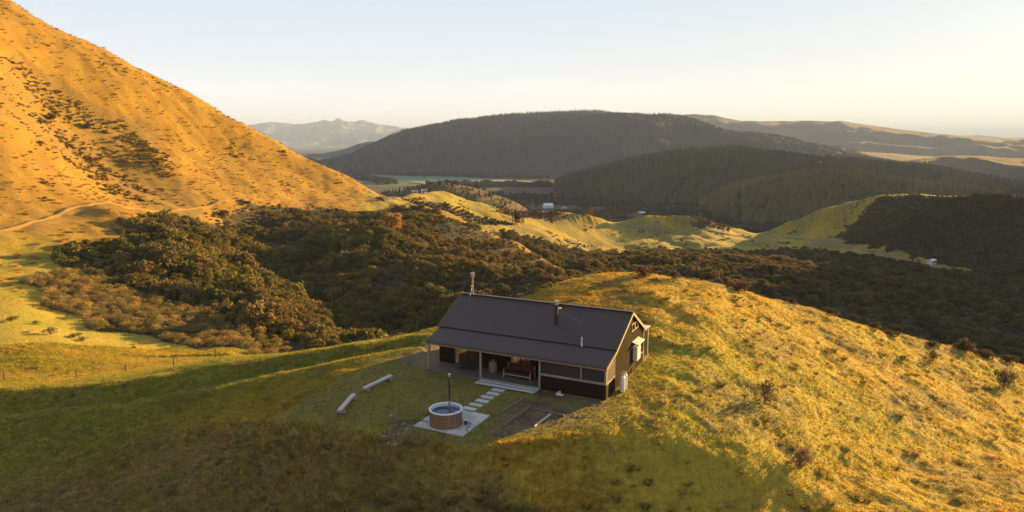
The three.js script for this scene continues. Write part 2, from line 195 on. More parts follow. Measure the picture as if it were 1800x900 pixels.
function cover(x, z) {
  const r = Math.hypot(x, z), az = Math.atan2(x, -z) / D2R, a = n2(x / 9, z / 9), b = n2b(x / 3.1, z / 3.1), big = n2c(x / 28, z / 28);
  if (r < 118) {
    const lawn = lawnness(x, z), [hx, hz] = toHouse(x, z);
    if (soilAt(hx, hz)) return mix(C.soil, C.rough, clamp(0.25 + 0.4 * b));
    if (gravelAt(hx, hz)) return mix(C.gravel, C.rough, clamp(0.3 + 0.5 * b));
    let c = mix(C.straw, C.gold, clamp(0.5 + 0.5 * a));
    c = mix(c, C.lime, clamp(0.2 + 0.75 * big + 0.4 * b) * 0.65);
    c = mix(c, C.lime, 0.8 * smooth(16, 4, Math.hypot(hx - 3, hz + 7)));              // greener by the gable
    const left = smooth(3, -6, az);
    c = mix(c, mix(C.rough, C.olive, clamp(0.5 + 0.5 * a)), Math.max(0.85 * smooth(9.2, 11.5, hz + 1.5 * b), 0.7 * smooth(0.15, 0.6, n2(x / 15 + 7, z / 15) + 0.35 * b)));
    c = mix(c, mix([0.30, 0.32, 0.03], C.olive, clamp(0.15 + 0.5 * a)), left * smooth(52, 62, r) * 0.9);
    c = mix(c, mix(C.lime, C.straw, clamp(0.35 + 0.5 * a)), smooth(-14, -22, az) * smooth(74, 82, r));
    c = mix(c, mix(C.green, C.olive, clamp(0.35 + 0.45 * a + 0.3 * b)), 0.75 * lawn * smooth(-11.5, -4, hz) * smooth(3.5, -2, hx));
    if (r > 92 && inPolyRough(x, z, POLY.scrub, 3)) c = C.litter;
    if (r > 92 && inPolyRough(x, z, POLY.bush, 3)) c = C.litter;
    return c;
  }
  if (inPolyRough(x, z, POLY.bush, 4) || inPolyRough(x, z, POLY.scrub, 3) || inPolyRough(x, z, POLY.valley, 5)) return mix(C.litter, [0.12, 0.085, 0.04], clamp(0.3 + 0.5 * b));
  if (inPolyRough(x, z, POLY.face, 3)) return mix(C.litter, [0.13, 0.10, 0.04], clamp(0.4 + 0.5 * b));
  let c = mix(C.orange, [0.40, 0.225, 0.016], clamp(0.5 + 0.6 * big));
  c = mix(c, C.gold, 0.45 * clamp(a)); c = mix(c, C.olive, 0.35 * clamp(b * a * 2 - 0.1));
  if (inPolyRough(x, z, POLY.patch, 10)) c = mix(c, [0.22, 0.15, 0.035], 0.55 + 0.25 * b);
  c = mix(c, mix(C.lime, C.gold, clamp(0.35 + 0.6 * a)), smooth(168, 150, r) * smooth(-14, -20, az) * 0.85);
  if (x > -62 && z < -270) { c = mix(mix(C.gold, C.straw, clamp(0.5 + 0.6 * a)), C.olive, clamp(0.6 + 0.6 * big + 0.4 * b)); if (x < 0) c = mix(c, C.lime, 0.6 * clamp(0.6 + big)); }
  if (inPolyRough(x, z, POLY.red, 3) || inPolyRough(x, z, POLY.russet, 3)) c = [0.13, 0.075, 0.035];
  if (inPolyRough(x, z, POLY.dark, 4)) c = C.litter;
  return c;
}
// ---------------------------------------------------------------- ground sheet
const grassGrain = grainTexture(1024, 31, [[10, 0.6], [24, 0.7], [60, 0.8], [140, 0.9]], 0.5, 1.0);
const hillGrain = grainTexture(1024, 37, [[7, 0.8], [18, 0.8], [46, 0.9], [120, 0.9]], 0.5, 1.0);
function polarSheet(az, rad, hfun, cfun, uvScale) {
  const na = az.length, nr = rad.length, P = new Float32Array(na * nr * 3), K = new Float32Array(na * nr * 3), UV = new Float32Array(na * nr * 2), I = new Uint32Array((na - 1) * (nr - 1) * 6);
  let o = 0, q = 0;
  for (let j = 0; j < nr; j++) for (let i = 0; i < na; i++, o++) {
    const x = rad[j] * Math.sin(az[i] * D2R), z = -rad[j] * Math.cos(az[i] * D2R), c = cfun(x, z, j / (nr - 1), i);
    P.set([x, hfun(x, z, az[i], rad[j]), z], o * 3); K.set(c, o * 3); UV.set([x / uvScale, z / uvScale], o * 2);
    if (i < na - 1 && j < nr - 1) { I.set([o, o + 1, o + na, o + 1, o + na + 1, o + na], q); q += 6; }
  }
  const g = new THREE.BufferGeometry();
  g.setAttribute('position', new THREE.BufferAttribute(P, 3)); g.setAttribute('color', new THREE.BufferAttribute(K, 3)); g.setAttribute('uv', new THREE.BufferAttribute(UV, 2));
  g.setIndex(new THREE.BufferAttribute(I, 1)); g.computeVertexNormals(); return g;
}
function range(a, b, step) { const o = []; for (let x = a; x < b - 1e-6; x += step) o.push(x); return o; }
{
  const az = [...range(-180, -60, 4), ...range(-60, -42, 0.8), ...range(-42, 42, 0.2), ...range(42, 72, 0.8), ...range(72, 181, 4)].map((a) => Math.min(a, 180));
  const rad = [...range(5, 28, 1.2), ...range(28, 98, 0.3)]; for (let r = 98; r < 640; r *= 1.0062) rad.push(r); rad.push(700);
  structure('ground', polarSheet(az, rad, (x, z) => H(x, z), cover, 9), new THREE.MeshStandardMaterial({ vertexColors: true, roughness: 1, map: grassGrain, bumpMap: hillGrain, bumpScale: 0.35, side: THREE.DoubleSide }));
}
// ---------------------------------------------------------------- distant hills and the plain
const RIDGE = {
  coniferA: [[-2.36,1150,-91.4],[0,1150,-82.9],[1.88,1150,-71.6],[4.67,1150,-48.9],[7.43,1150,-29.2],[10.15,1150,-17.1],[13.7,1150,-6],[17.15,1150,-0.5],[20.08,1150,-3.8],[24.11,1150,-14.5],[27.54,1150,-20.4],[30.42,1150,-25.3],[33.18,1150,-36.8],[36.39,1150,-46.5],[40.76,1150,-55.4],[50,1150,-60]],
  coniferB: [[10.29,850,-81.5],[12.99,850,-68.4],[15.61,850,-56.7],[17.74,850,-42],[20.64,850,-31],[23.43,850,-23],[26.12,850,-22],[28.37,850,-28],[31.23,850,-33],[33.93,850,-37],[36.47,850,-43.8],[40.79,850,-43.4],[50,850,-40]],
  purple: [[-18.88,2150,-60],[-15.46,2150,-48],[-13.26,2150,-30],[-11.47,2150,0],[-9.2,2150,35.9],[-7.37,2150,56.4],[-4.62,2150,73.6],[-2.31,2150,87.3],[0,2150,94.2],[4.61,2150,95.6],[9.16,2150,94.8],[12.28,2150,94],[14.48,2150,76.8],[16.45,2150,48.4],[20.02,2150,33.2],[22.88,2150,4.3],[26.02,2150,-21.9],[28.64,2150,-40.8],[31.47,2150,-60]],
  back: [[-6,2900,60],[-1.85,2900,114.3],[1.38,2900,128.1],[3.92,2900,134.7],[6.43,2900,136.5],[8.71,2900,124.5],[11.4,2900,112.4],[16,2900,40]],
  right: [[8,4600,60],[10.08,4600,127.7],[12.72,4600,169.3],[14.25,4600,178.9],[15.76,4600,174.2],[17.47,4600,141.5],[19.56,4600,133.1],[21.98,4600,134.6],[25.1,4600,125.2],[28.09,4600,90.1],[31.27,4600,53.3],[33.6,4600,33.9],[36.13,4600,15.5],[40.44,4600,-1.4],[55,4600,-20]],
  low: [[18,3000,-60],[20.09,3000,-30],[24.09,3000,-22],[28.23,3000,-30.6],[31.41,3000,-43.6],[34.7,3000,-48],[37.75,3000,-50],[41.87,3000,-45],[55,3000,-45]],
  mid: [[25,1750,-60],[27,1750,-42],[29.5,1750,-24],[33,1750,-14],[36,1750,-18],[39,1750,-12],[46,1750,-20],[56,1750,-30]],
  knob: [[-17,3600,-60],[-15.46,3600,-50],[-13.7,3600,-28.4],[-12.36,3600,-0.5],[-11.24,3600,13.6],[-9.68,3600,-9.1],[-8.32,3600,-29.2],[-6.5,3600,-60]],
  side: [[36.9,640,-60],[37.5,640,-20],[38.3,640,6],[39.5,640,30],[41.5,640,50],[44,640,57],[50,640,58],[58,640,50],[66,640,10],[74,640,-40]],
  young: [[-14,500,-30],[-12.06,500,-21.8],[-9.32,500,-17.7],[-7.47,500,-14.2],[-5.61,500,-12.3],[-3.28,500,-15.3],[-1.41,500,-20.6],[0.47,500,-27.2],[2,500,-36],[4,500,-50]],
  mount: [[-30,20000,240],[-25.89,20000,283.8],[-23.59,20000,347.1],[-21.21,20000,397.2],[-19.78,20000,445.6],[-18.82,20000,493.2],[-17.91,20000,480.6],[-17.07,20000,437.2],[-16.22,20000,469.6],[-15.35,20000,532.7],[-14.96,20000,564.3],[-14.4,20000,535],[-13.83,20000,613.2],[-13.27,20000,537.5],[-12.65,20000,523.3],[-12.12,20000,570.9],[-11.42,20000,510.1],[-10.53,20000,449.2],[-9.64,20000,403.4],[-8.28,20000,341.9],[-4.63,20000,249],[0,20000,60]],
  mountRight: [[28,20000,-40],[30.28,20000,25.1],[32.3,20000,106],[33.27,20000,145.1],[34.24,20000,117.2],[35.19,20000,90],[36.1,20000,102.1],[39.01,20000,123.7],[48,20000,60]],
};
for (const k of ['mount', 'mountRight']) for (const p of RIDGE[k]) { p[1] *= 0.62; p[2] = 18 + (p[2] - 18) * 0.62; }
const ridged = (x, z) => 1 - Math.abs(n2(x, z)) * 2;
function ridgeHeight(R, front, back, floor, amp, wave) { // a hill of that crest line, front and back being its reach in metres
  const A = R.map((p) => p[0]), D = R.map((p) => p[1]), T = R.map((p) => p[2]);
  return (x, z, az = Math.atan2(x, -z) / D2R, r = Math.hypot(x, z)) => {
    const top = pchip(A, T, az), d = r - pchip(A, D, az), s = d < 0 ? 1 + d / front : 1 - d / back, t = clamp(s), shape = 0.35 * t + 0.65 * t * t * (3 - 2 * t);
    const gap = Math.max(0, top - floor), f = Math.sin(Math.PI * Math.min(0.999, t)) ;
    return floor - 3 + (gap + 3) * shape + amp * clamp(gap / 60) * (f * (0.8 * ridged(x / wave, z / wave) - 0.1 + 0.3 * n2b(x / wave * 2.7, z / wave * 2.7)) + (0.05 + 0.12 * f) * n2c(x / wave * 6, z / wave * 6));
  };
}
const hillFns = { mid: ridgeHeight(RIDGE.mid, 320, 500, -62, 10, 260), side: ridgeHeight(RIDGE.side, 150, 200, -62, 3, 80),
  coniferA: ridgeHeight(RIDGE.coniferA, 330, 300, -62, 16, 190), coniferB: ridgeHeight(RIDGE.coniferB, 210, 240, -62, 12, 130), purple: ridgeHeight(RIDGE.purple, 640, 900, -62, 34, 520),
  back: ridgeHeight(RIDGE.back, 700, 700, -62, 20, 500), right: ridgeHeight(RIDGE.right, 1300, 1500, -62, 40, 800), low: ridgeHeight(RIDGE.low, 700, 700, -62, 12, 400), knob: ridgeHeight(RIDGE.knob, 700, 600, -62, 12, 350),
  young: ridgeHeight(RIDGE.young, 120, 200, -62, 3, 70), mount: ridgeHeight(RIDGE.mount, 2600, 1800, -62, 80, 1000), mountRight: ridgeHeight(RIDGE.mountRight, 1800, 1800, -62, 40, 800),
};
const woodGrain = grainTexture(512, 41, [[9, 0.5], [30, 0.9], [90, 1]], 0.45, 1);
function hillMesh(name, key, front, back, daz, nr, colour, uvScale, bump) {
  const R = RIDGE[key], az = range(R[0][0], R[R.length - 1][0], daz), r0 = R[0][1], rad = [];
  for (let j = 0; j <= nr; j++) rad.push(r0 - front + (front + back) * (j / nr));
  return structure(name, polarSheet(az, rad, hillFns[key], colour, uvScale), new THREE.MeshStandardMaterial({ vertexColors: true, roughness: 1, map: woodGrain, bumpMap: woodGrain, bumpScale: bump, side: THREE.DoubleSide }));
}
const tone = (c, s, k) => (x, z) => { const v = 1 + k * (0.6 * n2(x / s, z / s) + 0.4 * n2b(x / s * 3, z / s * 3)); return [c[0] * v, c[1] * v, c[2] * v]; };
hillMesh('conifer_hill', 'coniferA', 330, 300, 0.12, 120, tone([0.085, 0.07, 0.034], 60, 0.3), 60, 3);
hillMesh('conifer_hill', 'coniferB', 210, 240, 0.14, 100, tone([0.10, 0.08, 0.034], 50, 0.3), 60, 3);
hillMesh('unseen_side_hill', 'side', 150, 200, 0.5, 40, tone([0.06, 0.05, 0.022], 30, 0.3), 30, 2);  // unseen hill right of view, assumed and shaped to shade the valley
hillMesh('young_plantation_hill', 'young', 120, 200, 0.12, 90, tone([0.17, 0.12, 0.045], 14, 0.5), 20, 0.6);
hillMesh('wooded_hill', 'purple', 640, 900, 0.1, 150, tone([0.06, 0.056, 0.062], 130, 0.35), 120, 9);  // purplish tint in the forest colour stands in for blue haze
hillMesh('wooded_hill', 'back', 700, 700, 0.15, 60, tone([0.04, 0.04, 0.035], 130, 0.3), 120, 9);
hillMesh('low_hill', 'knob', 700, 600, 0.12, 60, tone([0.05, 0.06, 0.045], 90, 0.4), 120, 6);
hillMesh('far_hill', 'right', 1300, 1500, 0.14, 90, tone([0.12, 0.085, 0.045], 260, 0.35), 220, 14);
hillMesh('far_hill', 'mid', 320, 500, 0.2, 60, tone([0.12, 0.08, 0.035], 120, 0.35), 120, 5);
hillMesh('far_hill', 'low', 700, 700, 0.16, 60, tone([0.11, 0.075, 0.04], 200, 0.35), 220, 8);
hillMesh('mountain_range', 'mount', 2600, 1800, 0.06, 90, (x, z) => { const v = ridged(x / 300, z / 420); return mix([0.17, 0.17, 0.17], [0.45, 0.45, 0.45], smooth(0.3, 0.85, v) * 0.6); }, 900, 60);
hillMesh('mountain_range', 'mountRight', 1800, 1800, 0.12, 40, tone([0.17, 0.16, 0.16], 900, 0.2), 900, 40);
function plainColour(x, z) { // paddocks, shelter belts and bare fields of the valley floor
  const r = Math.hypot(x, z), s = r > 4500 ? 700 : 260, u = x * 0.9 + z * 0.42 + 60 * n2(x / 900, z / 900), v = -x * 0.42 + z * 0.9, i = Math.floor(u / s), j = Math.floor(v / (s * 1.7)), k = Math.abs(Math.sin(i * 127.1 + j * 311.7) * 43758.5453) % 1;
  const wood = n2b(x / 700, z / 700) + 0.4 * n2c(x / 220, z / 220), az = Math.atan2(x, -z) / D2R;
  if (r < 2600 && (az > -3 || r < 1150)) return mix([0.045, 0.038, 0.022], [0.08, 0.06, 0.03], clamp(0.5 + 0.5 * wood));
  if (az > 5) return mix([0.10, 0.07, 0.035], [0.15, 0.10, 0.05], k);
  if (wood > 0.15) return [0.035, 0.045, 0.04];
  const belt = Math.min(Math.abs(u / s - i), Math.abs(v / (s * 1.7) - j)) < 0.05;
  if (belt) return [0.035, 0.045, 0.035];
  return k < 0.45 ? [0.06, 0.10, 0.06] : k < 0.75 ? [0.09, 0.12, 0.07] : k < 0.9 ? [0.16, 0.14, 0.09] : [0.30, 0.26, 0.18];
}
{
  const az = [...range(-180, -30, 5), ...range(-30, 8, 0.15), ...range(8, 42, 0.6), ...range(42, 181, 5)].map((a) => Math.min(a, 180)), rad = [300, 500]; for (let r = 600; r < 30000; r *= 1.022) rad.push(r); rad.push(34000);
  structure('plain', polarSheet(az, rad, () => -60, plainColour, 120), new THREE.MeshStandardMaterial({ vertexColors: true, roughness: 1, map: woodGrain, bumpMap: woodGrain, bumpScale: 2, side: THREE.DoubleSide }));
  const paddocks = [[[-1090, -3668], [-1008, -3812], [-629, -2659], [-400, -2040], [-253, -1881], [-169, -1654], [-253, -1547], [-407, -1918], [-551, -2179]], [[-384, -1918], [-224, -1713], [-108, -1547], [-95, -1453], [-155, -1351], [-220, -1279], [-296, -1390], [-335, -1654]], [[-228, -1385], [-82, -1425], [0, -1370], [41, -1314], [36, -1214], [-50, -1229], [-139, -1214]]];
  paddocks.forEach((p, i) => {
    const s = new THREE.Shape(); // rounded outline
    const c = new THREE.CatmullRomCurve3(p.map(([x, z]) => new THREE.Vector3(x, z, 0)), true, 'catmullrom', 0.2).getPoints(60); s.setFromPoints(c.map((q) => new THREE.Vector2(q.x, -q.y)));
    const g = new THREE.ShapeGeometry(s); g.rotateX(-Math.PI / 2); g.translate(0, -59.4 + i * 0.1, 0);
    const uv = g.attributes.uv; for (let k = 0; k < uv.count; k++) uv.setXY(k, uv.getX(k) / 160, uv.getY(k) / 160);
    structure('paddock', g, new THREE.MeshStandardMaterial({ color: rgb(...[[0.13, 0.2, 0.1], [0.12, 0.21, 0.11], [0.17, 0.27, 0.16]][i]), roughness: 1, map: woodGrain, side: THREE.DoubleSide }));
  });
}
// ---------------------------------------------------------------- tracks cut along the slopes
function ribbon(name, pts, width, colour, lift = 0.12) {
  const curve = new THREE.CatmullRomCurve3(pts.map(([x, z]) => new THREE.Vector3(x, 0, z)), false, 'catmullrom', 0.5), n = Math.ceil(curve.getLength() / 1.5), P = [], UV = [], I = [];
  for (let k = 0; k <= n; k++) { const p = curve.getPointAt(k / n), t = curve.getTangentAt(k / n), w = width / 2 * (1 + 0.18 * n2(p.x / 6, p.z / 6)), nx = -t.z, nz = t.x, hm = Math.max(H(p.x, p.z), H(p.x + nx * w, p.z + nz * w), H(p.x - nx * w, p.z - nz * w));
    for (const s of [-1, -0.55, 0, 0.55, 1]) { const x = p.x + nx * w * s, z = p.z + nz * w * s; P.push(x, Math.abs(s) === 1 ? H(x, z) - 0.05 : lerp(H(x, z), hm, 0.6) + lift, z); UV.push(x / 4, z / 4); } }
  for (let k = 0; k < n; k++) for (let s = 0; s < 4; s++) { const a = k * 5 + s, b = a + 5; I.push(a, b, a + 1, b, b + 1, a + 1); }
  const g = new THREE.BufferGeometry(); g.setAttribute('position', new THREE.Float32BufferAttribute(P, 3)); g.setAttribute('uv', new THREE.Float32BufferAttribute(UV, 2)); g.setIndex(I); g.computeVertexNormals();
  return structure(name, g, new THREE.MeshStandardMaterial({ color: rgb(...colour), roughness: 1, map: grassGrain, side: THREE.DoubleSide }));
}
ribbon('farm_track', [[-92, -105], [-96.1, -120.4], [-97.4, -130.5], [-97.7, -137.3], [-98.8, -145.8], [-99.6, -154.7], [-99.7, -163.5], [-99.5, -177.7], [-98.3, -199.1], [-95, -222], [-88.3, -244], [-78.1, -263.6], [-64.7, -281.1], [-54.6, -294], [-53, -301], [-50, -309]], 1.4, [0.30, 0.18, 0.055]);
ribbon('road_cutting', [[-55.6, -292], [-54.2, -299], [-53.2, -306], [-52.6, -314]], 4.5, [0.09, 0.065, 0.055], 0.3);
ribbon('farm_track', [[58.9,-384.7],[66.4,-381.9],[79.9,-385.7],[96.6,-388.4],[115.9,-388.2],[134,-393],[146,-384],[151.6,-365.3],[156.4,-342.2],[158.9,-329.5],[164.5,-298.9],[172.1,-278.2],[181.6,-271.3],[197.8,-262.2]], 2.2, [0.26, 0.19, 0.11]);
// ---------------------------------------------------------------- the house (own axes: x -15.2..0 along the ridge, z 0 at the veranda eave, falling away behind)
function stripes(size, n, lo, hi, seed, wave) { // tileable corrugation / board grain, as height and tone
  const d = new Uint8Array(size * size * 4), r = mulberry(seed), per = Array.from({ length: n }, () => r());
  const nn = createNoise2D(mulberry(seed));
  for (let j = 0; j < size; j++) for (let i = 0; i < size; i++) {
    const u = i / size * n, k = Math.floor(u) % n, f = u - Math.floor(u), h = wave ? 0.5 + 0.5 * Math.sin(f * 2 * Math.PI) : (f < 0.07 ? 0 : 0.75 + 0.25 * per[k]) * (0.86 + 0.14 * nn(i / 2.5, j / 40));
    const c = Math.round(255 * clamp(lerp(lo, hi, h))); d.set([c, c, c, 255], (j * size + i) * 4);
  }
  const t = new THREE.DataTexture(d, size, size); t.wrapS = t.wrapT = THREE.RepeatWrapping; t.magFilter = THREE.LinearFilter; t.needsUpdate = true; return t;
}
const corrugation = stripes(256, 16, 0, 1, 3, true), boards = stripes(512, 16, 0.25, 1, 4, false), timberGrain = grainTexture(512, 51, [[6, 0.5], [40, 0.8], [120, 0.6]], 0.62, 1, 0.15), dustGrain = grainTexture(512, 53, [[5, 0.8], [16, 0.7], [50, 0.5]], 0.72, 1);
const M = {
  roof: new THREE.MeshStandardMaterial({ color: rgb(0.064, 0.041, 0.034), roughness: 0.55, map: dustGrain, bumpMap: corrugation, bumpScale: 0.016 }),
  roofTrim: mat(0.062, 0.043, 0.038, 0.5),
  clad: new THREE.MeshPhysicalMaterial({ color: rgb(0.030, 0.017, 0.011), roughness: 0.9, specularIntensity: 0.25, map: timberGrain }),
  cladInside: new THREE.MeshStandardMaterial({ color: rgb(0.36, 0.22, 0.12), roughness: 0.8, map: timberGrain }),
  trim: new THREE.MeshStandardMaterial({ color: rgb(0.36, 0.285, 0.22), roughness: 0.7, map: timberGrain }),
  deck: new THREE.MeshStandardMaterial({ color: rgb(0.16, 0.125, 0.105), roughness: 0.85, map: timberGrain }),
  floor: new THREE.MeshStandardMaterial({ color: rgb(0.30, 0.17, 0.08), roughness: 0.5, map: timberGrain }),
  bleached: new THREE.MeshStandardMaterial({ color: rgb(0.62, 0.59, 0.57), roughness: 0.85, map: timberGrain }),
  greyTimber: new THREE.MeshStandardMaterial({ color: rgb(0.23, 0.19, 0.165), roughness: 0.9, map: timberGrain }),
  oldTimber: new THREE.MeshStandardMaterial({ color: rgb(0.19, 0.13, 0.09), roughness: 0.9, map: timberGrain }),
  glass: new THREE.MeshPhysicalMaterial({ color: rgb(0.95, 0.96, 0.96), roughness: 0.02, transmission: 1, thickness: 0, ior: 1.5 }),
  mesh: new THREE.MeshPhysicalMaterial({ color: rgb(0.035, 0.03, 0.03), roughness: 0.7, transparent: true, opacity: 0.82 }),
  black: mat(0.022, 0.02, 0.02, 0.55), steel: mat(0.55, 0.53, 0.5, 0.28, { metalness: 0.9 }), white: mat(0.72, 0.71, 0.69, 0.45), offWhite: mat(0.6, 0.57, 0.52, 0.5), grey: mat(0.2, 0.19, 0.19, 0.6),
  red: new THREE.MeshStandardMaterial({ color: rgb(0.075, 0.014, 0.012), roughness: 0.95, map: dustGrain }),
  stone: new THREE.MeshStandardMaterial({ color: rgb(0.52, 0.50, 0.48), roughness: 0.9, map: dustGrain }), stone2: new THREE.MeshStandardMaterial({ color: rgb(0.44, 0.43, 0.42), roughness: 0.9, map: dustGrain }), stone3: new THREE.MeshStandardMaterial({ color: rgb(0.6, 0.57, 0.54), roughness: 0.9, map: dustGrain }),
  cedar: [0.9, 1, 1.15, 1.05].map((k) => new THREE.MeshStandardMaterial({ color: rgb(0.215 * k, 0.13 * k, 0.082 * k), roughness: 0.7, map: timberGrain })),
  water: new THREE.MeshPhysicalMaterial({ color: rgb(0.85, 0.93, 1), roughness: 0.03, transmission: 1, thickness: 0.6, ior: 1.33, attenuationColor: rgb(0.25, 0.5, 0.75), attenuationDistance: 0.7 }),
  liner: mat(0.62, 0.64, 0.66, 0.35), wire: mat(0.3, 0.28, 0.26, 0.4, { metalness: 0.8 }), curtain: mat(0.6, 0.5, 0.36, 0.9), mat: mat(0.03, 0.026, 0.024, 1), clay: mat(0.30, 0.12, 0.06, 0.9),
};
function metres(g, s = 1, turn = false) { // box-projected uv in metres along the largest faces
  const p = g.attributes.position, n = g.attributes.normal, uv = g.attributes.uv;
  for (let i = 0; i < p.count; i++) { const ax = Math.abs(n.getX(i)), ay = Math.abs(n.getY(i)), az = Math.abs(n.getZ(i)); let u, v; if (ay >= ax && ay >= az) { u = p.getX(i); v = p.getZ(i); } else if (ax > az) { u = p.getZ(i); v = p.getY(i); } else { u = p.getX(i); v = p.getY(i); } uv.setXY(i, (turn ? v : u) / s, (turn ? u : v) / s); }
  return g;
}
const HOUSE = { L: 15.2, dv: 2.23, W: 7.95, ridge: 4.98, brk: 3.06, eave: 2.42, back: 2.67 };
const zR = -HOUSE.dv - HOUSE.W / 2, zB = -HOUSE.dv - HOUSE.W;
function placeAtHouse(o, x, z, ry = 0, y) { const [wx, wz] = fromHouse(x, z); o.position.set(wx, y ?? H(wx, wz), wz); o.rotation.y = -YAW + ry; return o; }
{
  const h = thing('house', 'dark timber house with a brown metal roof and a long veranda on the knoll', 'house');
  h.position.set(HX, 0, HZ); h.rotation.y = -YAW;
  const P = (name, geo, m, parent = h) => part(name, geo, m, parent);
  const slope = (z0, y0, z1, y1, x0, x1, t) => { // a thin roof sheet between two heights, its uv across the corrugation
    const len = Math.hypot(z1 - z0, y1 - y0), g = new THREE.BoxGeometry(x1 - x0, t, len), uv = g.attributes.uv, p = g.attributes.position;
    for (let i = 0; i < p.count; i++) uv.setXY(i, p.getX(i) / 1.22, p.getZ(i) / 1.22);
    g.rotateX(-Math.atan2(y1 - y0, z1 - z0) ); return g.translate((x0 + x1) / 2, (y0 + y1) / 2 + t / 2, (z0 + z1) / 2);
  };
  const front = P('roof', slope(-HOUSE.dv + 0.02, HOUSE.brk, zR, HOUSE.ridge, -15.2, 0, 0.05), M.roof);
  const rear = P('roof', slope(zB, HOUSE.back, zR, HOUSE.ridge, -15.2, 0, 0.05), M.roof);
  P('ridge_cap', [beam([-15.22, HOUSE.ridge + 0.075, zR], [0.02, HOUSE.ridge + 0.075, zR], 0.34, 0.03)], M.roofTrim, front);
  const ver = P('veranda_roof', slope(0, HOUSE.eave, -HOUSE.dv - 0.1, HOUSE.brk + 0.0, -14.85, 0.0, 0.045), M.roof);
  P('roof_flashing', [beam([-15.0, HOUSE.brk + 0.07, -HOUSE.dv - 0.02], [0, HOUSE.brk + 0.07, -HOUSE.dv - 0.02], 0.22, 0.02)], M.roofTrim, ver);
  P('gutter', [box(14.9, 0.09, 0.11, -7.42, HOUSE.eave - 0.02, 0.062)], M.roofTrim, ver);
  P('fascia', [box(14.7, 0.15, 0.04, -7.45, HOUSE.eave - 0.14, -0.03)], M.trim, ver);
  for (let k = 0; k < 14; k++) { const x = -14.6 + k * 1.1; P('rafter', [beam([x, HOUSE.eave - 0.09, -0.08], [x, HOUSE.brk - 0.09, -2.15], 0.05, 0.12)], M.trim, ver); }
  // barge boards, both ends
  for (const x of [0.02, -15.22]) {
    P('barge_board', [beam([x, HOUSE.ridge - 0.06, zR], [x, HOUSE.brk - 0.08, -HOUSE.dv], 0.045, 0.19)], M.trim);
    P('barge_board', [beam([x, HOUSE.ridge - 0.06, zR], [x, HOUSE.back - 0.06, zB], 0.045, 0.19)], M.trim);
    P('barge_board', [beam([x === 0.02 ? 0.022 : -14.87, HOUSE.brk - 0.10, -HOUSE.dv - 0.05], [x === 0.02 ? 0.022 : -14.87, HOUSE.eave - 0.09, 0.0], 0.045, 0.17)], M.trim);
  }
  // floor, foundations and deck
  P('floor', metres(box(14.7, 0.5, 7.6, -7.55, -0.13, zR), 2), M.floor);
  P('deck', metres(box(9.9, 0.42, 2.25, -10.1, -0.095, -1.17), 2.2, false), M.deck);
  // walls: a wall is made of the panels left round its openings
  const T = 0.12, zF = -HOUSE.dv - 0.06, zK = zB + 0.25, xR = -0.2, xL = -15.02;
  const wall = (name, x0, x1, z, top, holes, parentMat = M.clad) => {
    const g = [], cuts = [...holes].sort((a, b) => a[0] - b[0]); let at = x0;
    for (const [a, b, y0, y1] of cuts) { g.push(box(a - at, top + 0.5, T, (a + at) / 2, (top - 0.5) / 2, z)); if (y0 > -0.4) g.push(box(b - a, y0 + 0.5, T, (a + b) / 2, (y0 - 0.5) / 2, z)); g.push(box(b - a, top - y1, T, (a + b) / 2, (top + y1) / 2, z)); at = b; }
    g.push(box(x1 - at, top + 0.5, T, (x1 + at) / 2, (top - 0.5) / 2, z));
    return P(name, g.map((q) => metres(q, 2, true)), parentMat);
  };
  const doorHole = [-13.6, -11.2, 0.12, 2.15], winHole = [-8.55, -6.8, 0.12, 2.1];
  const fw = wall('wall', xL, xR, zF, HOUSE.brk - 0.02, [doorHole, winHole]);
  fw.userData.label = 'shaded front wall under the veranda';
  const backHoles = [[-14.4, -12.4, 0.12, 2.1], [-9.8, -7.2, 0.12, 2.1], [-4.2, -2.2, 0.9, 2.05]];
  wall('wall', xL, xR, zK, HOUSE.back - 0.02, backHoles);
  // gable walls with their boards
  const gableTop = (z) => (z > zR ? lerp(HOUSE.ridge, HOUSE.brk, (zR - z) / (zR + HOUSE.dv)) : lerp(HOUSE.ridge, HOUSE.back, (z - zR) / (zB - zR))) - 0.05;
  const gable = (x, holes) => {
    const s = new THREE.Shape(); // drawn in (z, y)
    s.moveTo(zK + 0.06, -0.5); s.lineTo(zF - 0.06, -0.5); s.lineTo(zF - 0.06, gableTop(zF)); s.lineTo(zR, HOUSE.ridge - 0.05); s.lineTo(zK + 0.06, gableTop(zK)); s.closePath();
    for (const [a, b, y0, y1] of holes) { const q = new THREE.Path(); q.moveTo(a, y0); q.lineTo(a, y1); q.lineTo(b, y1); q.lineTo(b, y0); q.closePath(); s.holes.push(q); }
    const g = new THREE.ExtrudeGeometry(s, { depth: T, bevelEnabled: false }); g.rotateY(-Math.PI / 2); // (z,y,depth) -> x = -depth, z = z
    return metres(g.translate(x + T / 2, 0, 0), 2, true);
  };
  const upper = [[-7.95, -7.25, 3.45, 3.92], [-7.05, -6.35, 3.45, 3.92]], bigWin = [-9.75, -8.55, 0.92, 1.85];
  const gw = P('wall', gable(xR, [...upper, bigWin]), M.clad); gw.userData.label = 'sunlit gable wall of upright boards';
  P('wall', gable(xL, []), M.clad);
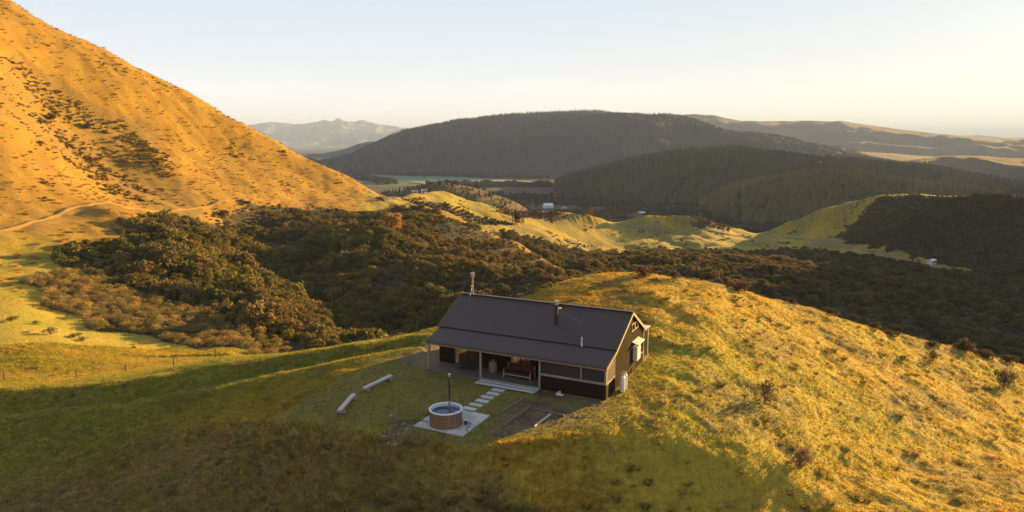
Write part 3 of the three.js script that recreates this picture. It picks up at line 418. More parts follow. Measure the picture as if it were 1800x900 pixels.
  for (let k = 0; k < 26; k++) { // battens over the gable boards
    const z = zF - 0.2 - k * 0.293, skip = [...upper, bigWin].filter(([a, b]) => z > a - 0.1 && z < b + 0.1); let y = -0.35; const top = gableTop(z) - 0.12;
    for (const [, , y0, y1] of skip) { if (y0 - 0.1 > y) P('batten', box(0.022, y0 - 0.1 - y, 0.05, xR + 0.071, (y + y0 - 0.1) / 2, z), M.clad, gw); y = y1 + 0.1; }
    if (top > y) P('batten', box(0.022, top - y, 0.05, xR + 0.071, (y + top) / 2, z), M.clad, gw);
  }
  P('corner_board', box(0.1, 3.3, 0.1, xR + 0.03, 1.32, zF + 0.03), M.trim);
  P('corner_board', box(0.1, 2.95, 0.1, xR + 0.03, 1.13, zK - 0.03), M.trim);
  P('base_board', box(0.05, 0.16, 7.3, xR + 0.09, -0.12, zR), M.trim);
  // windows in the gable
  const windowIn = ([a, b, y0, y1], bars) => { const w = P('window', [box(0.09, 0.07, b - a + 0.14, xR + 0.08, y0 - 0.035, (a + b) / 2), box(0.09, 0.07, b - a + 0.14, xR + 0.08, y1 + 0.035, (a + b) / 2), box(0.09, y1 - y0, 0.07, xR + 0.08, (y0 + y1) / 2, a - 0.035), box(0.09, y1 - y0, 0.07, xR + 0.08, (y0 + y1) / 2, b + 0.035), ...bars.map((z) => box(0.06, y1 - y0, 0.05, xR + 0.06, (y0 + y1) / 2, z))], M.trim); P('pane', box(0.008, y1 - y0, b - a, xR, (y0 + y1) / 2, (a + b) / 2), M.glass, w); return w; };
  upper.forEach((u) => windowIn(u, [])); windowIn(bigWin, [-9.15]);
  // instantaneous water heater under its hood, and the pipes
  const hood = P('heater_hood', [beam([xR + 0.03, 2.52, -7.45], [xR + 0.62, 2.33, -7.45], 1.75, 0.035)], M.white); for (const z of [-6.68, -8.22]) P('bracket', [beam([xR + 0.07, 2.0, z], [xR + 0.55, 2.32, z], 0.04, 0.05)], M.trim, hood);
  const heater = P('water_heater', [box(0.34, 1.12, 0.95, xR + 0.25, 1.5, -7.35)], M.offWhite); P('heater_panel', [box(0.012, 0.9, 0.75, xR + 0.43, 1.52, -7.35)], M.white, heater);
  P('pipe', [tube([xR + 0.2, 0.95, -7.2], [xR + 0.2, 0.0, -7.2], 0.022), tube([xR + 0.15, 0.75, -7.2], [xR + 0.15, 0.35, -3.1], 0.02)], M.oldTimber, heater);
  P('access_door', [box(0.035, 0.98, 0.95, xR + 0.085, 0.2, -7.05)], M.clad);
  // sliding doors and the glazed opening on the veranda
  const leaf = (name, a, b, y0, y1, z, m) => { const w = P(name, [box(0.06, y1 - y0, 0.05, a + 0.03, (y0 + y1) / 2, z), box(0.06, y1 - y0, 0.05, b - 0.03, (y0 + y1) / 2, z), box(b - a - 0.12, 0.08, 0.05, (a + b) / 2, y0 + 0.04, z), box(b - a - 0.12, 0.06, 0.05, (a + b) / 2, y1 - 0.03, z)], m); P('pane', box(b - a - 0.12, y1 - y0 - 0.14, 0.008, (a + b) / 2, (y0 + y1) / 2, z), M.glass, w); return w; };
  const d1 = leaf('sliding_door', -13.6, -12.35, 0.13, 2.15, zF + 0.04, M.black); leaf('sliding_door', -12.42, -11.2, 0.13, 2.15, zF - 0.03, M.black);
  P('handle', box(0.03, 0.25, 0.04, -12.42, 1.1, zF + 0.09), M.steel, d1);
  leaf('glazed_door', -8.55, -7.7, 0.13, 2.1, zF, M.black); leaf('glazed_door', -7.68, -6.8, 0.13, 2.1, zF, M.black);
  for (const [a, b, y0, y1] of backHoles) { leaf('back_window', a, (a + b) / 2, y0, y1, zK, M.black); leaf('back_window', (a + b) / 2, b, y0, y1, zK, M.black); }
  P('ceiling', box(14.6, 0.04, 7.5, -7.6, 2.58, zR), M.cladInside);
  P('partition', metres(box(0.1, 2.4, 7.4, -10.6, 1.33, zR), 2, true), M.cladInside); P('partition', metres(box(0.1, 2.4, 7.4, -5.6, 1.33, zR), 2, true), M.cladInside);
  P('curtain', [box(0.28, 2.0, 0.05, -13.72 + 0.25, 1.13, zF - 0.16)], M.curtain); P('curtain', [box(0.16, 1.9, 0.05, -8.42, 1.1, zF - 0.14)], M.curtain); P('curtain', [box(0.14, 1.9, 0.05, -8.1, 1.1, zF - 0.14)], M.curtain);
  P('kitchen_bench', [box(1.6, 0.9, 0.6, -11.6, 0.57, -6.5)], M.cladInside);
  // veranda posts
  for (const [x, y0] of [[-14.75, 0], [-10.08, 0.1], [-5.16, -0.2]]) P('post', [box(0.14, HOUSE.eave - 0.2 - y0, 0.14, x, (HOUSE.eave - 0.2 + y0) / 2, -0.24)], M.trim);
  // screened end of the veranda
  const xa = -5.1, xb = -0.12, zs = -0.24;
  const skirt = P('skirt_wall', [metres(box(xb - xa, 1.62, 0.06, (xa + xb) / 2, 0.3, zs + 0.03), 2, true), metres(box(0.06, 1.62, 2.0, xb + 0.0, 0.3, zs - 1.03), 2, true)], M.clad); skirt.userData.label = 'dark boarded lower wall of the screened veranda end';
  for (let k = 0; k < 16; k++) P('batten', box(0.045, 1.5, 0.02, xa + 0.16 + k * 0.31, 0.27, zs + 0.071), M.clad, skirt);
  P('sill_rail', [box(xb - xa + 0.2, 0.13, 0.16, (xa + xb) / 2, 1.17, zs + 0.03)], M.trim); P('sill_rail', [box(0.16, 0.13, 1.92, xb + 0.01, 1.17, zs - 1.02)], M.trim);
  P('post', [box(0.15, 1.1, 0.15, xb, 1.78, zs + 0.01)], M.trim); P('post', [box(0.08, 0.98, 0.08, -1.95, 1.73, zs + 0.02)], M.trim);
  P('insect_screen', [box(xb - xa - 0.2, 1.0, 0.01, (xa + xb) / 2, 1.73, zs - 0.03)], M.mesh); P('insect_screen', [box(0.01, 1.15, 1.75, xb - 0.02, 1.8, zs - 1.02)], M.mesh);
  P('screened_floor', box(4.9, 0.3, 1.95, -2.6, -0.04, -1.22), M.deck);
  P('partition_wall', metres(box(0.07, 2.2, 1.9, -5.16, 1.2, -1.27), 2, true), M.clad);
  // back porch
  P('porch_roof', [beam([-3.2, 2.62, zB - 0.02], [-3.2, 2.52, zB - 1.75], 6.2, 0.05)], M.offWhite); P('porch_post', box(0.14, 2.6, 0.14, -0.3, 1.2, zB - 1.55), M.trim); P('porch_post', box(0.14, 2.6, 0.14, -6.1, 1.2, zB - 1.55), M.trim); P('porch_beam', box(6.2, 0.14, 0.08, -3.2, 2.44, zB - 1.6), M.trim);
  P('porch_deck', metres(box(6.2, 0.5, 1.75, -3.2, -0.13, zB - 0.72), 2), M.deck);
  // flue through the front roof, its stay and flashing
  const fy = 3.72, fz = -3.95, flue = P('flue', new THREE.CylinderGeometry(0.14, 0.14, 1.9, 18).translate(-5.45, fy + 0.85, fz), M.black);
  P('flue_cowl', [new THREE.CylinderGeometry(0.165, 0.165, 0.26, 18).translate(-5.45, fy + 1.93, fz), new THREE.CylinderGeometry(0.02, 0.19, 0.09, 18).translate(-5.45, fy + 2.16, fz), tube([-5.32, fy + 1.45, fz], [-5.3, fy + 2.0, fz], 0.02)], M.steel, flue);
  P('flashing', [beam([-5.45, 3.66, -3.55], [-5.45, 4.08, -4.4], 0.55, 0.03)], M.grey, flue);
  P('stay_wire', [tube([-5.4, fy + 1.5, fz], [-3.6, 4.2, -4.5], 0.012, 6), tube([-5.45, fy + 1.5, fz], [-5.6, 4.8, -6.0], 0.012, 6)], M.wire, flue);
  // tall steel flue at the far end of the ridge
  const mast = P('ridge_flue', new THREE.CylinderGeometry(0.075, 0.075, 1.9, 14).translate(-14.25, 5.6, -6.5), M.steel);
  P('flue_cowl', [new THREE.CylinderGeometry(0.15, 0.15, 0.3, 14).translate(-14.25, 6.62, -6.5), new THREE.CylinderGeometry(0.03, 0.2, 0.1, 14).translate(-14.25, 6.84, -6.5)], M.steel, mast); P('flue_joint', new THREE.CylinderGeometry(0.11, 0.11, 0.05, 12).translate(-14.25, 6.05, -6.5), M.steel, mast);
  P('stay_wire', [tube([-14.25, 5.9, -6.45], [-13.9, 4.6, -5.3], 0.012, 6)], M.wire, mast);
  const vent = P('vent_pipe', new THREE.CylinderGeometry(0.055, 0.055, 0.8, 12).translate(-2.6, 3.4, -2.0), M.white); P('flashing', new THREE.CylinderGeometry(0.06, 0.16, 0.12, 12).translate(-2.6, 3.04, -2.0), M.black, vent);
}
// ---------------------------------------------------------------- things on and around the veranda
{
  const s = thing('timber_step', 'low step of weathered boards in front of the veranda', 'step'); placeAtHouse(s, -7.45, 0.5, 0, 0);
  for (let k = 0; k < 7; k++) part('plank', metres(box(4.85 + 0.06 * n2(k, 3), 0.05, 0.15, 0.04 * n2(k, 9), 0.13 + 0.005 * (k % 3), -0.46 + k * 0.16), 2), [M.bleached, M.greyTimber][k % 3 === 1 ? 1 : 0], s);
  for (const x of [-2.1, 0, 2.1]) part('bearer', box(0.1, 0.3, 1.05, x, -0.05, 0.02), M.greyTimber, s);

  const b = thing('wine_barrel', 'old oak barrel standing on the veranda deck', 'barrel'); placeAtHouse(b, -9.75, -1.65, 0, 0.118);
  const prof = [[0, 0], [0.25, 0], [0.3, 0.15], [0.335, 0.35], [0.34, 0.47], [0.335, 0.6], [0.3, 0.8], [0.26, 0.93], [0.24, 0.93], [0.24, 0.9], [0, 0.9]].map(([x, y]) => new THREE.Vector2(x, y));
  const oak = new THREE.MeshStandardMaterial({ color: rgb(0.26, 0.2, 0.15), roughness: 0.8, map: timberGrain });
  part('body', new THREE.LatheGeometry(prof, 24), oak, b);
  for (const [y, r] of [[0.08, 0.283], [0.27, 0.328], [0.66, 0.329], [0.85, 0.289]]) part('hoop', new THREE.CylinderGeometry(r + 0.006, r + 0.006, 0.05, 24, 1, true), M.grey, b).position.y = y;
  const pot = thing('potted_plant', 'small dark potted plant on top of the oak barrel', 'plant'); placeAtHouse(pot, -9.75, -1.65, 0, 1.02);
  part('pot', new THREE.CylinderGeometry(0.12, 0.09, 0.2, 14).translate(0, 0.1, 0), M.clay, pot);
  const lv = []; for (let k = 0; k < 40; k++) { const a = rnd() * 6.28, t = rr(0.2, 1.2), g = new THREE.PlaneGeometry(0.05, rr(0.12, 0.24)); g.translate(0, 0.1, 0); g.rotateX(t); g.rotateY(a); g.translate(0, 0.2, 0); lv.push(g); }
  part('leaves', lv, leafMat(0.06, 0.06, 0.02, 0.25), pot);

  const d = thing('daybed', 'timber framed daybed with dark red cushions on the veranda', 'daybed'); placeAtHouse(d, -7.4, -1.45, 0, 0.118);
  for (const [x, z, hh] of [[-1.12, 0.42, 0.66], [1.12, 0.42, 0.66], [-1.12, -0.42, 0.95], [1.12, -0.42, 0.95]]) part('leg', box(0.08, hh, 0.08, x, hh / 2, z), M.trim, d);
  part('rail', box(2.16, 0.09, 0.05, 0, 0.3, 0.43), M.trim, d); part('rail', box(2.16, 0.09, 0.05, 0, 0.3, -0.43), M.trim, d); part('rail', box(0.05, 0.07, 0.76, -1.12, 0.6, 0), M.oldTimber, d); part('rail', box(0.05, 0.07, 0.76, 1.12, 0.6, 0), M.oldTimber, d);
  part('backrest', box(2.16, 0.4, 0.06, 0, 0.72, -0.43), M.oldTimber, d);
  for (const x of [-0.54, 0.54]) { const g = new THREE.SphereGeometry(1, 24, 14); const p = g.attributes.position; for (let i = 0; i < p.count; i++) { const v = [p.getX(i), p.getY(i), p.getZ(i)].map((q) => Math.sign(q) * Math.pow(Math.abs(q), 0.32)); p.setXYZ(i, v[0] * 0.53, v[1] * 0.085, v[2] * 0.4); } g.computeVertexNormals(); part('seat_cushion', g.translate(x, 0.43, 0.02), M.red, d); const e = g.clone().translate(-x, -0.43, -0.02).scale(0.98, 1, 0.62).rotateX(1.25).translate(x, 0.7, -0.3); part('back_cushion', e, M.red, d); }

  const dm = shadowed(new THREE.Mesh(box(1.5, 0.02, 0.75), M.mat)); dm.name = numbered('door_mat'); scene.add(tag(placeAtHouse(dm, -12.0, -1.7, 0, 0.13), 'dark mat on the deck before the sliding doors', 'mat'));

  [[0.42, -2.45, 'white gas cylinder nearest the corner below the gable', 1.25], [0.42, -3.0, 'grey-white gas cylinder behind the first one at the gable wall', 1.25]].forEach(([x, z, label, hh], k) => {
    const g = thing('gas_cylinder', label, 'gas bottle', 'gas bottles by the gable'); placeAtHouse(g, x, z, 0, 0); g.position.y = H(g.position.x, g.position.z) - 0.02;
    part('body', new THREE.LatheGeometry([[0, 0.03], [0.18, 0.03], [0.19, 0.07], [0.19, hh - 0.2], [0.16, hh - 0.08], [0.06, hh - 0.02], [0, hh - 0.02]].map(([a, c]) => new THREE.Vector2(a, c)), 24), k ? M.offWhite : M.white, g);
    part('foot_ring', new THREE.CylinderGeometry(0.17, 0.17, 0.08, 20, 1, true).translate(0, 0.02, 0), M.grey, g);
    part('collar', new THREE.CylinderGeometry(0.12, 0.12, 0.17, 18, 1, true, 0.4, 5.2).translate(0, hh + 0.05, 0), new THREE.MeshStandardMaterial({ color: rgb(0.6, 0.58, 0.55), roughness: 0.5, side: THREE.DoubleSide }), g);
    part('valve', [new THREE.CylinderGeometry(0.025, 0.03, 0.14, 10).translate(0, hh + 0.05, 0), tube([0, hh + 0.08, 0], [-0.3, hh + 0.25, 0.1], 0.012)], M.steel, g);
  });
  // slab of pavers, hot tub, path
  const slab = thing('paver_slab', 'square of pale concrete pavers under the hot tub', 'paving'); placeAtHouse(slab, -7.85, 7.68, 0, 0);
  for (let i = 0; i < 6; i++) for (let j = 0; j < 6; j++) { if (i === 0 && j < 2) continue; const p = part('paver', new THREE.BoxGeometry(0.585, 0.08, 0.585), [M.stone, M.stone2, M.stone3][Math.floor(rnd() * 3)], slab); p.position.set(-1.5 + i * 0.6, 0.035 + rr(-0.006, 0.008), -1.5 + j * 0.6); p.rotation.set(rr(-0.006, 0.006), 0, rr(-0.006, 0.006)); }
  for (let k = 0; k < 6; k++) { const s1 = shadowed(new THREE.Mesh(new THREE.BoxGeometry(0.93, 0.07, 0.44), [M.stone, M.stone3][k % 2])); s1.name = numbered('stepping_stone'); tag(s1, ['stepping stone nearest the veranda step', 'second stepping stone from the veranda step', 'third stepping stone from the veranda step', 'fourth stepping stone from the veranda step', 'fifth stepping stone, next to the last before the pavers', 'stepping stone nearest the hot tub pavers'][k], 'stone', 'stepping stones between the veranda and the hot tub'); scene.add(placeAtHouse(s1, -7.72 - 0.02 * k + 0.04 * n2(k, 1), 1.42 + k * 0.8, rr(-0.03, 0.03))); s1.position.y += 0.035; }
  const tub = thing('hot_tub', 'round cedar hot tub full of blue water on the pavers', 'hot tub'); placeAtHouse(tub, -7.95, 8.3, 0, 0.075);
  const R = 1.05, TH = 0.98;
  const staveGeo = new THREE.BoxGeometry(0.143, TH, 0.045); for (let k = 0; k < 46; k++) { const a = k / 46 * Math.PI * 2, m = part('stave', staveGeo, M.cedar[Math.floor(rnd() * 4)], tub); m.position.set(Math.sin(a) * (R - 0.02), TH / 2, Math.cos(a) * (R - 0.02)); m.rotation.y = a; }
  for (const y of [0.2, 0.55, 0.85]) part('hoop', new THREE.CylinderGeometry(R + 0.009, R + 0.009, 0.035, 64, 1, true).translate(0, y, 0), new THREE.MeshStandardMaterial({ color: rgb(0.35, 0.3, 0.26), roughness: 0.35, metalness: 0.9, side: THREE.DoubleSide }), tub);
  part('liner', new THREE.LatheGeometry([[0, 0.1], [0.92, 0.1], [0.95, 0.16], [0.96, 0.94], [0.96, 1.0], [0.985, 1.035], [1.07, 1.035], [1.085, 1.015], [1.085, 0.97]].map(([a, c]) => new THREE.Vector2(a, c)), 64), new THREE.MeshStandardMaterial({ color: rgb(0.66, 0.67, 0.68), roughness: 0.3, side: THREE.DoubleSide }), tub);
  const wg = new THREE.CylinderGeometry(0.945, 0.93, 0.66, 48, 1).translate(0, 0.46, 0); part('water', wg, M.water, tub);
  part('inner_seat', [new THREE.CylinderGeometry(0.94, 0.94, 0.34, 40, 1, false, 0.9, 1.9).translate(0, 0.3, 0)], M.liner, tub);
  part('stove_grille', [box(0.05, 0.85, 0.75, 0.35, 0.58, -0.3, 0.5), box(0.05, 0.05, 0.8, 0.35, 1.02, -0.3, 0.5)], M.cedar[1], tub);
  const st = part('stove_flue', new THREE.CylinderGeometry(0.055, 0.055, 2.5, 16).translate(0.15, 1.95, -0.22), M.black, tub);
  part('flue_collar', new THREE.CylinderGeometry(0.085, 0.085, 0.9, 16).translate(0.15, 1.0, -0.22), M.steel, st); part('flue_cap', [new THREE.CylinderGeometry(0.02, 0.1, 0.06, 14).translate(0.15, 3.27, -0.22), new THREE.CylinderGeometry(0.06, 0.06, 0.14, 14).translate(0.15, 3.16, -0.22)], M.steel, st);
  const bk = thing('bucket', 'small black bucket beside the hot tub', 'bucket'); placeAtHouse(bk, -6.72, 7.9, 0, 0.08); part('body', new THREE.LatheGeometry([[0, 0.01], [0.1, 0.01], [0.13, 0.3], [0.12, 0.3], [0.095, 0.03]].map(([a, c]) => new THREE.Vector2(a, c)), 20), new THREE.MeshStandardMaterial({ color: rgb(0.03, 0.03, 0.03), roughness: 0.6, side: THREE.DoubleSide }), bk); part('lid', new THREE.CylinderGeometry(0.138, 0.138, 0.03, 20).translate(0, 0.31, 0), M.offWhite, bk);
  const hose = shadowed(new THREE.Mesh(new THREE.TubeGeometry(new THREE.CatmullRomCurve3([[-1.1, 0.03, 0.4], [-1.6, 0.02, 0.35], [-2.3, 0.02, 0.6], [-2.9, 0.03, 1.2]].map((p) => new THREE.Vector3(...p))), 30, 0.022, 8), M.black)); hose.name = numbered('hose'); scene.add(tag(placeAtHouse(hose, -7.95, 8.3, 0, 0.08), 'black hose running from the hot tub over the left pavers', 'hose'));
  const hose2 = shadowed(new THREE.Mesh(new THREE.TubeGeometry(new THREE.CatmullRomCurve3([[1.12, 0.03, -0.5], [1.4, 0.02, -0.7], [1.55, 0.02, -0.2], [1.7, 0.02, 0.35], [1.95, 0.02, 0.5]].map((p) => new THREE.Vector3(...p))), 30, 0.018, 8), M.black)); hose2.name = numbered('hose'); scene.add(tag(placeAtHouse(hose2, -7.95, 8.3, 0, 0.08), 'thin black hose curling past the bucket on the pavers', 'hose'));
  const lg = thing('log_round', 'short cut log lying left of the hot tub', 'log'); placeAtHouse(lg, -9.75, 7.35, 0.6); part('trunk', new THREE.CylinderGeometry(0.2, 0.21, 0.5, 18).rotateZ(Math.PI / 2).translate(0, 0.19, 0), M.oldTimber, lg); part('cut_face', [new THREE.CylinderGeometry(0.185, 0.185, 0.02, 18).rotateZ(Math.PI / 2).translate(-0.255, 0.19, 0)], M.trim, lg);
  const bd = shadowed(new THREE.Mesh(new THREE.BoxGeometry(1.2, 0.04, 0.7), M.greyTimber)); bd.name = numbered('wooden_lid'); scene.add(tag(placeAtHouse(bd, -9.2, 6.2, 0.3), 'brown wooden tub lid lying on the lawn behind the hot tub', 'lid')); bd.position.y += 0.05;
  // benches of bleached timber on the lawn
  [[-16.18, 4.5, 3.1, -0.04, 'long pale plank bench on the lawn, nearer the veranda'], [-15.63, 8.7, 3.0, 0.37, 'long pale plank bench on the lawn edge, nearer the camera']].forEach(([x, z, len, ry, label]) => {
    const g = thing('plank_bench', label, 'bench', 'plank benches on the lawn'); placeAtHouse(g, x, z, ry);
    part('seat', metres(box(0.3, 0.1, len, 0, 0.36, 0), 2), M.bleached, g);
    for (const s of [-1, 1]) part('support', new THREE.CylinderGeometry(0.13, 0.14, 0.55, 14).rotateZ(Math.PI / 2).translate(0, 0.16, s * (len / 2 - 0.28)), M.trim, g);
    part('support_block', [box(0.3, 0.12, 0.25, 0, 0.25, -(len / 2 - 0.28)), box(0.3, 0.12, 0.25, 0, 0.25, len / 2 - 0.28)], M.greyTimber, g);
  });
  // edging timbers and a pipe in the dug bed
  const lay = (name, label, category, a, b, w, t, m) => { const [ax, az] = fromHouse(...a), [bx, bz] = fromHouse(...b), o = shadowed(new THREE.Mesh(metres(beam([ax, H(ax, az) + t / 2, az], [bx, H(bx, bz) + t / 2, bz], w, t), 2), m)); o.name = numbered(name); o.geometry.translate(-ax, -H(ax, az), -az); o.position.set(ax, H(ax, az), az); scene.add(tag(o, label, category)); };
  lay('edging_timber', 'long brown sleeper lying along the bare soil bed', 'timber', [-4.5, 7.2], [-4.3, 3.2], 0.16, 0.14, M.oldTimber);
  lay('edging_timber', 'brown sleeper lying across the soil bed below the house', 'timber', [-3.95, 3.6], [-1.6, 3.75], 0.16, 0.14, M.oldTimber);
  lay('plastic_pipe', 'pale pipe lying across the soil bed toward the slope', 'pipe', [-2.72, 6.1], [-2.55, 3.85], 0.09, 0.09, M.bleached);
  lay('edging_timber', 'grey edging board between the lawn and the soil bed', 'timber', [-5.75, 5.6], [-5.35, 2.1], 0.06, 0.12, M.greyTimber);
  const tap = thing('tap_cover', 'small white pipe fitting on the ground before the dark skirt wall', 'pipe fitting'); placeAtHouse(tap, -3.35, 0.35); part('plate', box(0.5, 0.06, 0.22, 0, 0.06, 0), M.white, tap); part('riser', [new THREE.CylinderGeometry(0.05, 0.05, 0.3, 10).translate(0.02, 0.18, 0), new THREE.CylinderGeometry(0.04, 0.04, 0.2, 10).translate(-0.16, 0.14, 0)], M.white, tap);
}
// ---------------------------------------------------------------- vegetation shapes
function quadsGeometry(list) { // list of [cx,cy,cz, ux,uy,uz, vx,vy,vz]: half axes of a leaf spray, drawn as a four-sided blade
  const P = new Float32Array(list.length * 18), N = new Float32Array(list.length * 18), a = new THREE.Vector3(), b = new THREE.Vector3();
  list.forEach((q, i) => {
    const [x, y, z, ux, uy, uz, vx, vy, vz] = q, A = [x - vx, y - vy, z - vz], B = [x + ux, y + uy, z + uz], C2 = [x + vx, y + vy, z + vz], D = [x - ux, y - uy, z - uz];
    P.set([...A, ...B, ...C2, ...A, ...C2, ...D], i * 18);
    a.set(ux, uy, uz).cross(b.set(vx, vy, vz)).normalize(); for (let k = 0; k < 6; k++) N.set([a.x, a.y, a.z], i * 18 + k * 3);
  });
  const g = new THREE.BufferGeometry(); g.setAttribute('position', new THREE.BufferAttribute(P, 3)); g.setAttribute('normal', new THREE.BufferAttribute(N, 3)); return g;
}
function crownGeometry(seed, lobes, count, leaf, tall, droop = 0) { // many small sprays on and just inside an uneven set of lobes, about one metre in radius
  const r = mulberry(seed), R = (a, b) => a + (b - a) * r(), L = [], list = [], v = new THREE.Vector3(), u = new THREE.Vector3(), w = new THREE.Vector3();
  for (let k = 0; k < lobes; k++) { const a = r() * 6.283, d = k ? R(0.25, 0.62) : 0, hy = k ? R(0.3, 1.0) : 0.85; L.push([Math.cos(a) * d, hy * tall, Math.sin(a) * d, R(0.3, 0.52) * (k ? 1 : 1.25)]); }
  for (let k = 0; k < count; k++) {
    const [x, y, z, s] = L[Math.floor(r() * lobes)];
    v.set(R(-1, 1), R(-0.75, 1), R(-1, 1)).normalize(); const d = s * (0.62 + 0.5 * Math.sqrt(r()));
    const p = [x + v.x * d, Math.max(0.03, y + v.y * d * tall * 0.85), z + v.z * d];
    u.set(R(-1, 1), R(-1, 1), R(-1, 1)).addScaledVector(v, 0.2).normalize(); w.set(R(-1, 1), R(-0.4, 0.9) - droop, R(-1, 1)).cross(u).normalize(); const l = leaf * R(0.6, 1.5);
    list.push([...p, u.x * l, u.y * l, u.z * l, w.x * l * 0.55, w.y * l * 0.55, w.z * l * 0.55]);
  }
  return quadsGeometry(list);
}
const crowns = [crownGeometry(1, 7, 620, 0.105, 0.95), crownGeometry(2, 9, 700, 0.095, 0.85), crownGeometry(3, 6, 560, 0.115, 1.15), crownGeometry(4, 8, 640, 0.10, 0.75)];
const smallCrowns = [crownGeometry(5, 5, 240, 0.16, 0.8), crownGeometry(6, 6, 260, 0.15, 0.65)];
const wispy = [crownGeometry(7, 6, 620, 0.06, 1.0), crownGeometry(8, 7, 680, 0.056, 0.9)];
function coniferGeometry(seed, tiers = 6) {
  const r = mulberry(seed), list = [];
  for (let t = 0; t < tiers; t++) { const y0 = t / tiers, rad = (1 - y0) * 0.24 + 0.02, n = 7; for (let k = 0; k < n; k++) { const a = (k + r()) / n * 6.283, l = rad * (0.75 + 0.5 * r()), cx = Math.cos(a), cz = Math.sin(a), y = y0 + 0.10 + 0.05 * r(); list.push([cx * l * 0.5, y, cz * l * 0.5, -cz * l * 0.5, 0.015, cx * l * 0.5, cx * l * 0.55, -0.075, cz * l * 0.55]); list.push([cx * l * 0.3, y + 0.03, cz * l * 0.3, 0.02, 0.085, 0.02, cx * l * 0.5, -0.03, cz * l * 0.5]); } }
  list.push([0, 0.9, 0, 0.035, 0, 0, 0, 0.12, 0], [0, 0.9, 0, 0, 0, 0.035, 0, 0.12, 0]);
  return quadsGeometry(list);
}
const conifers = [coniferGeometry(1), coniferGeometry(2), coniferGeometry(3, 7)];
function tuftGeometry(seed, blades, spread, lean, width) { // a tuft of grass one metre tall
  const r = mulberry(seed), P = [], N = [], R = (a, b) => a + (b - a) * r();
  for (let k = 0; k < blades; k++) { const a = r() * 6.283, d = spread * Math.sqrt(r()), x = Math.cos(a) * d, z = Math.sin(a) * d, b = a + R(-0.8, 0.8), l = lean * R(0.3, 1.2), h = R(0.55, 1), w = width * R(0.6, 1.3), f = r() * 6.283, wx = Math.cos(f) * w, wz = Math.sin(f) * w, tx = x + Math.cos(b) * l, tz = z + Math.sin(b) * l, mx = x + Math.cos(b) * l * 0.35, mz = z + Math.sin(b) * l * 0.35;
    P.push(x - wx, -0.08, z - wz, x + wx, -0.08, z + wz, mx + wx * 0.7, h * 0.6, mz + wz * 0.7, x - wx, -0.08, z - wz, mx + wx * 0.7, h * 0.6, mz + wz * 0.7, mx - wx * 0.7, h * 0.6, mz - wz * 0.7, mx - wx * 0.7, h * 0.6, mz - wz * 0.7, mx + wx * 0.7, h * 0.6, mz + wz * 0.7, tx, h, tz); }
  const g = new THREE.BufferGeometry(); g.setAttribute('position', new THREE.Float32BufferAttribute(P, 3)); g.computeVertexNormals(); return g;
}
const tufts = [tuftGeometry(1, 9, 0.3, 0.5, 0.045), tuftGeometry(2, 10, 0.34, 0.65, 0.05), tuftGeometry(3, 8, 0.26, 0.4, 0.045)], tussocks = [tuftGeometry(7, 90, 0.35, 0.9, 0.03), tuftGeometry(8, 110, 0.4, 1.1, 0.03)];
const grassMat = leafMat(1, 1, 1, 0.5), leafWhite = leafMat(1, 1, 1, 0.3), coniferMat = new THREE.MeshStandardMaterial({ color: 0xffffff, roughness: 1, side: THREE.DoubleSide });
const vary = (c, k) => { const v = 1 + rr(-k, k); return rgb(c[0] * v * (1 + rr(-0.08, 0.08)), c[1] * v, c[2] * v * (1 + rr(-0.1, 0.1))); };

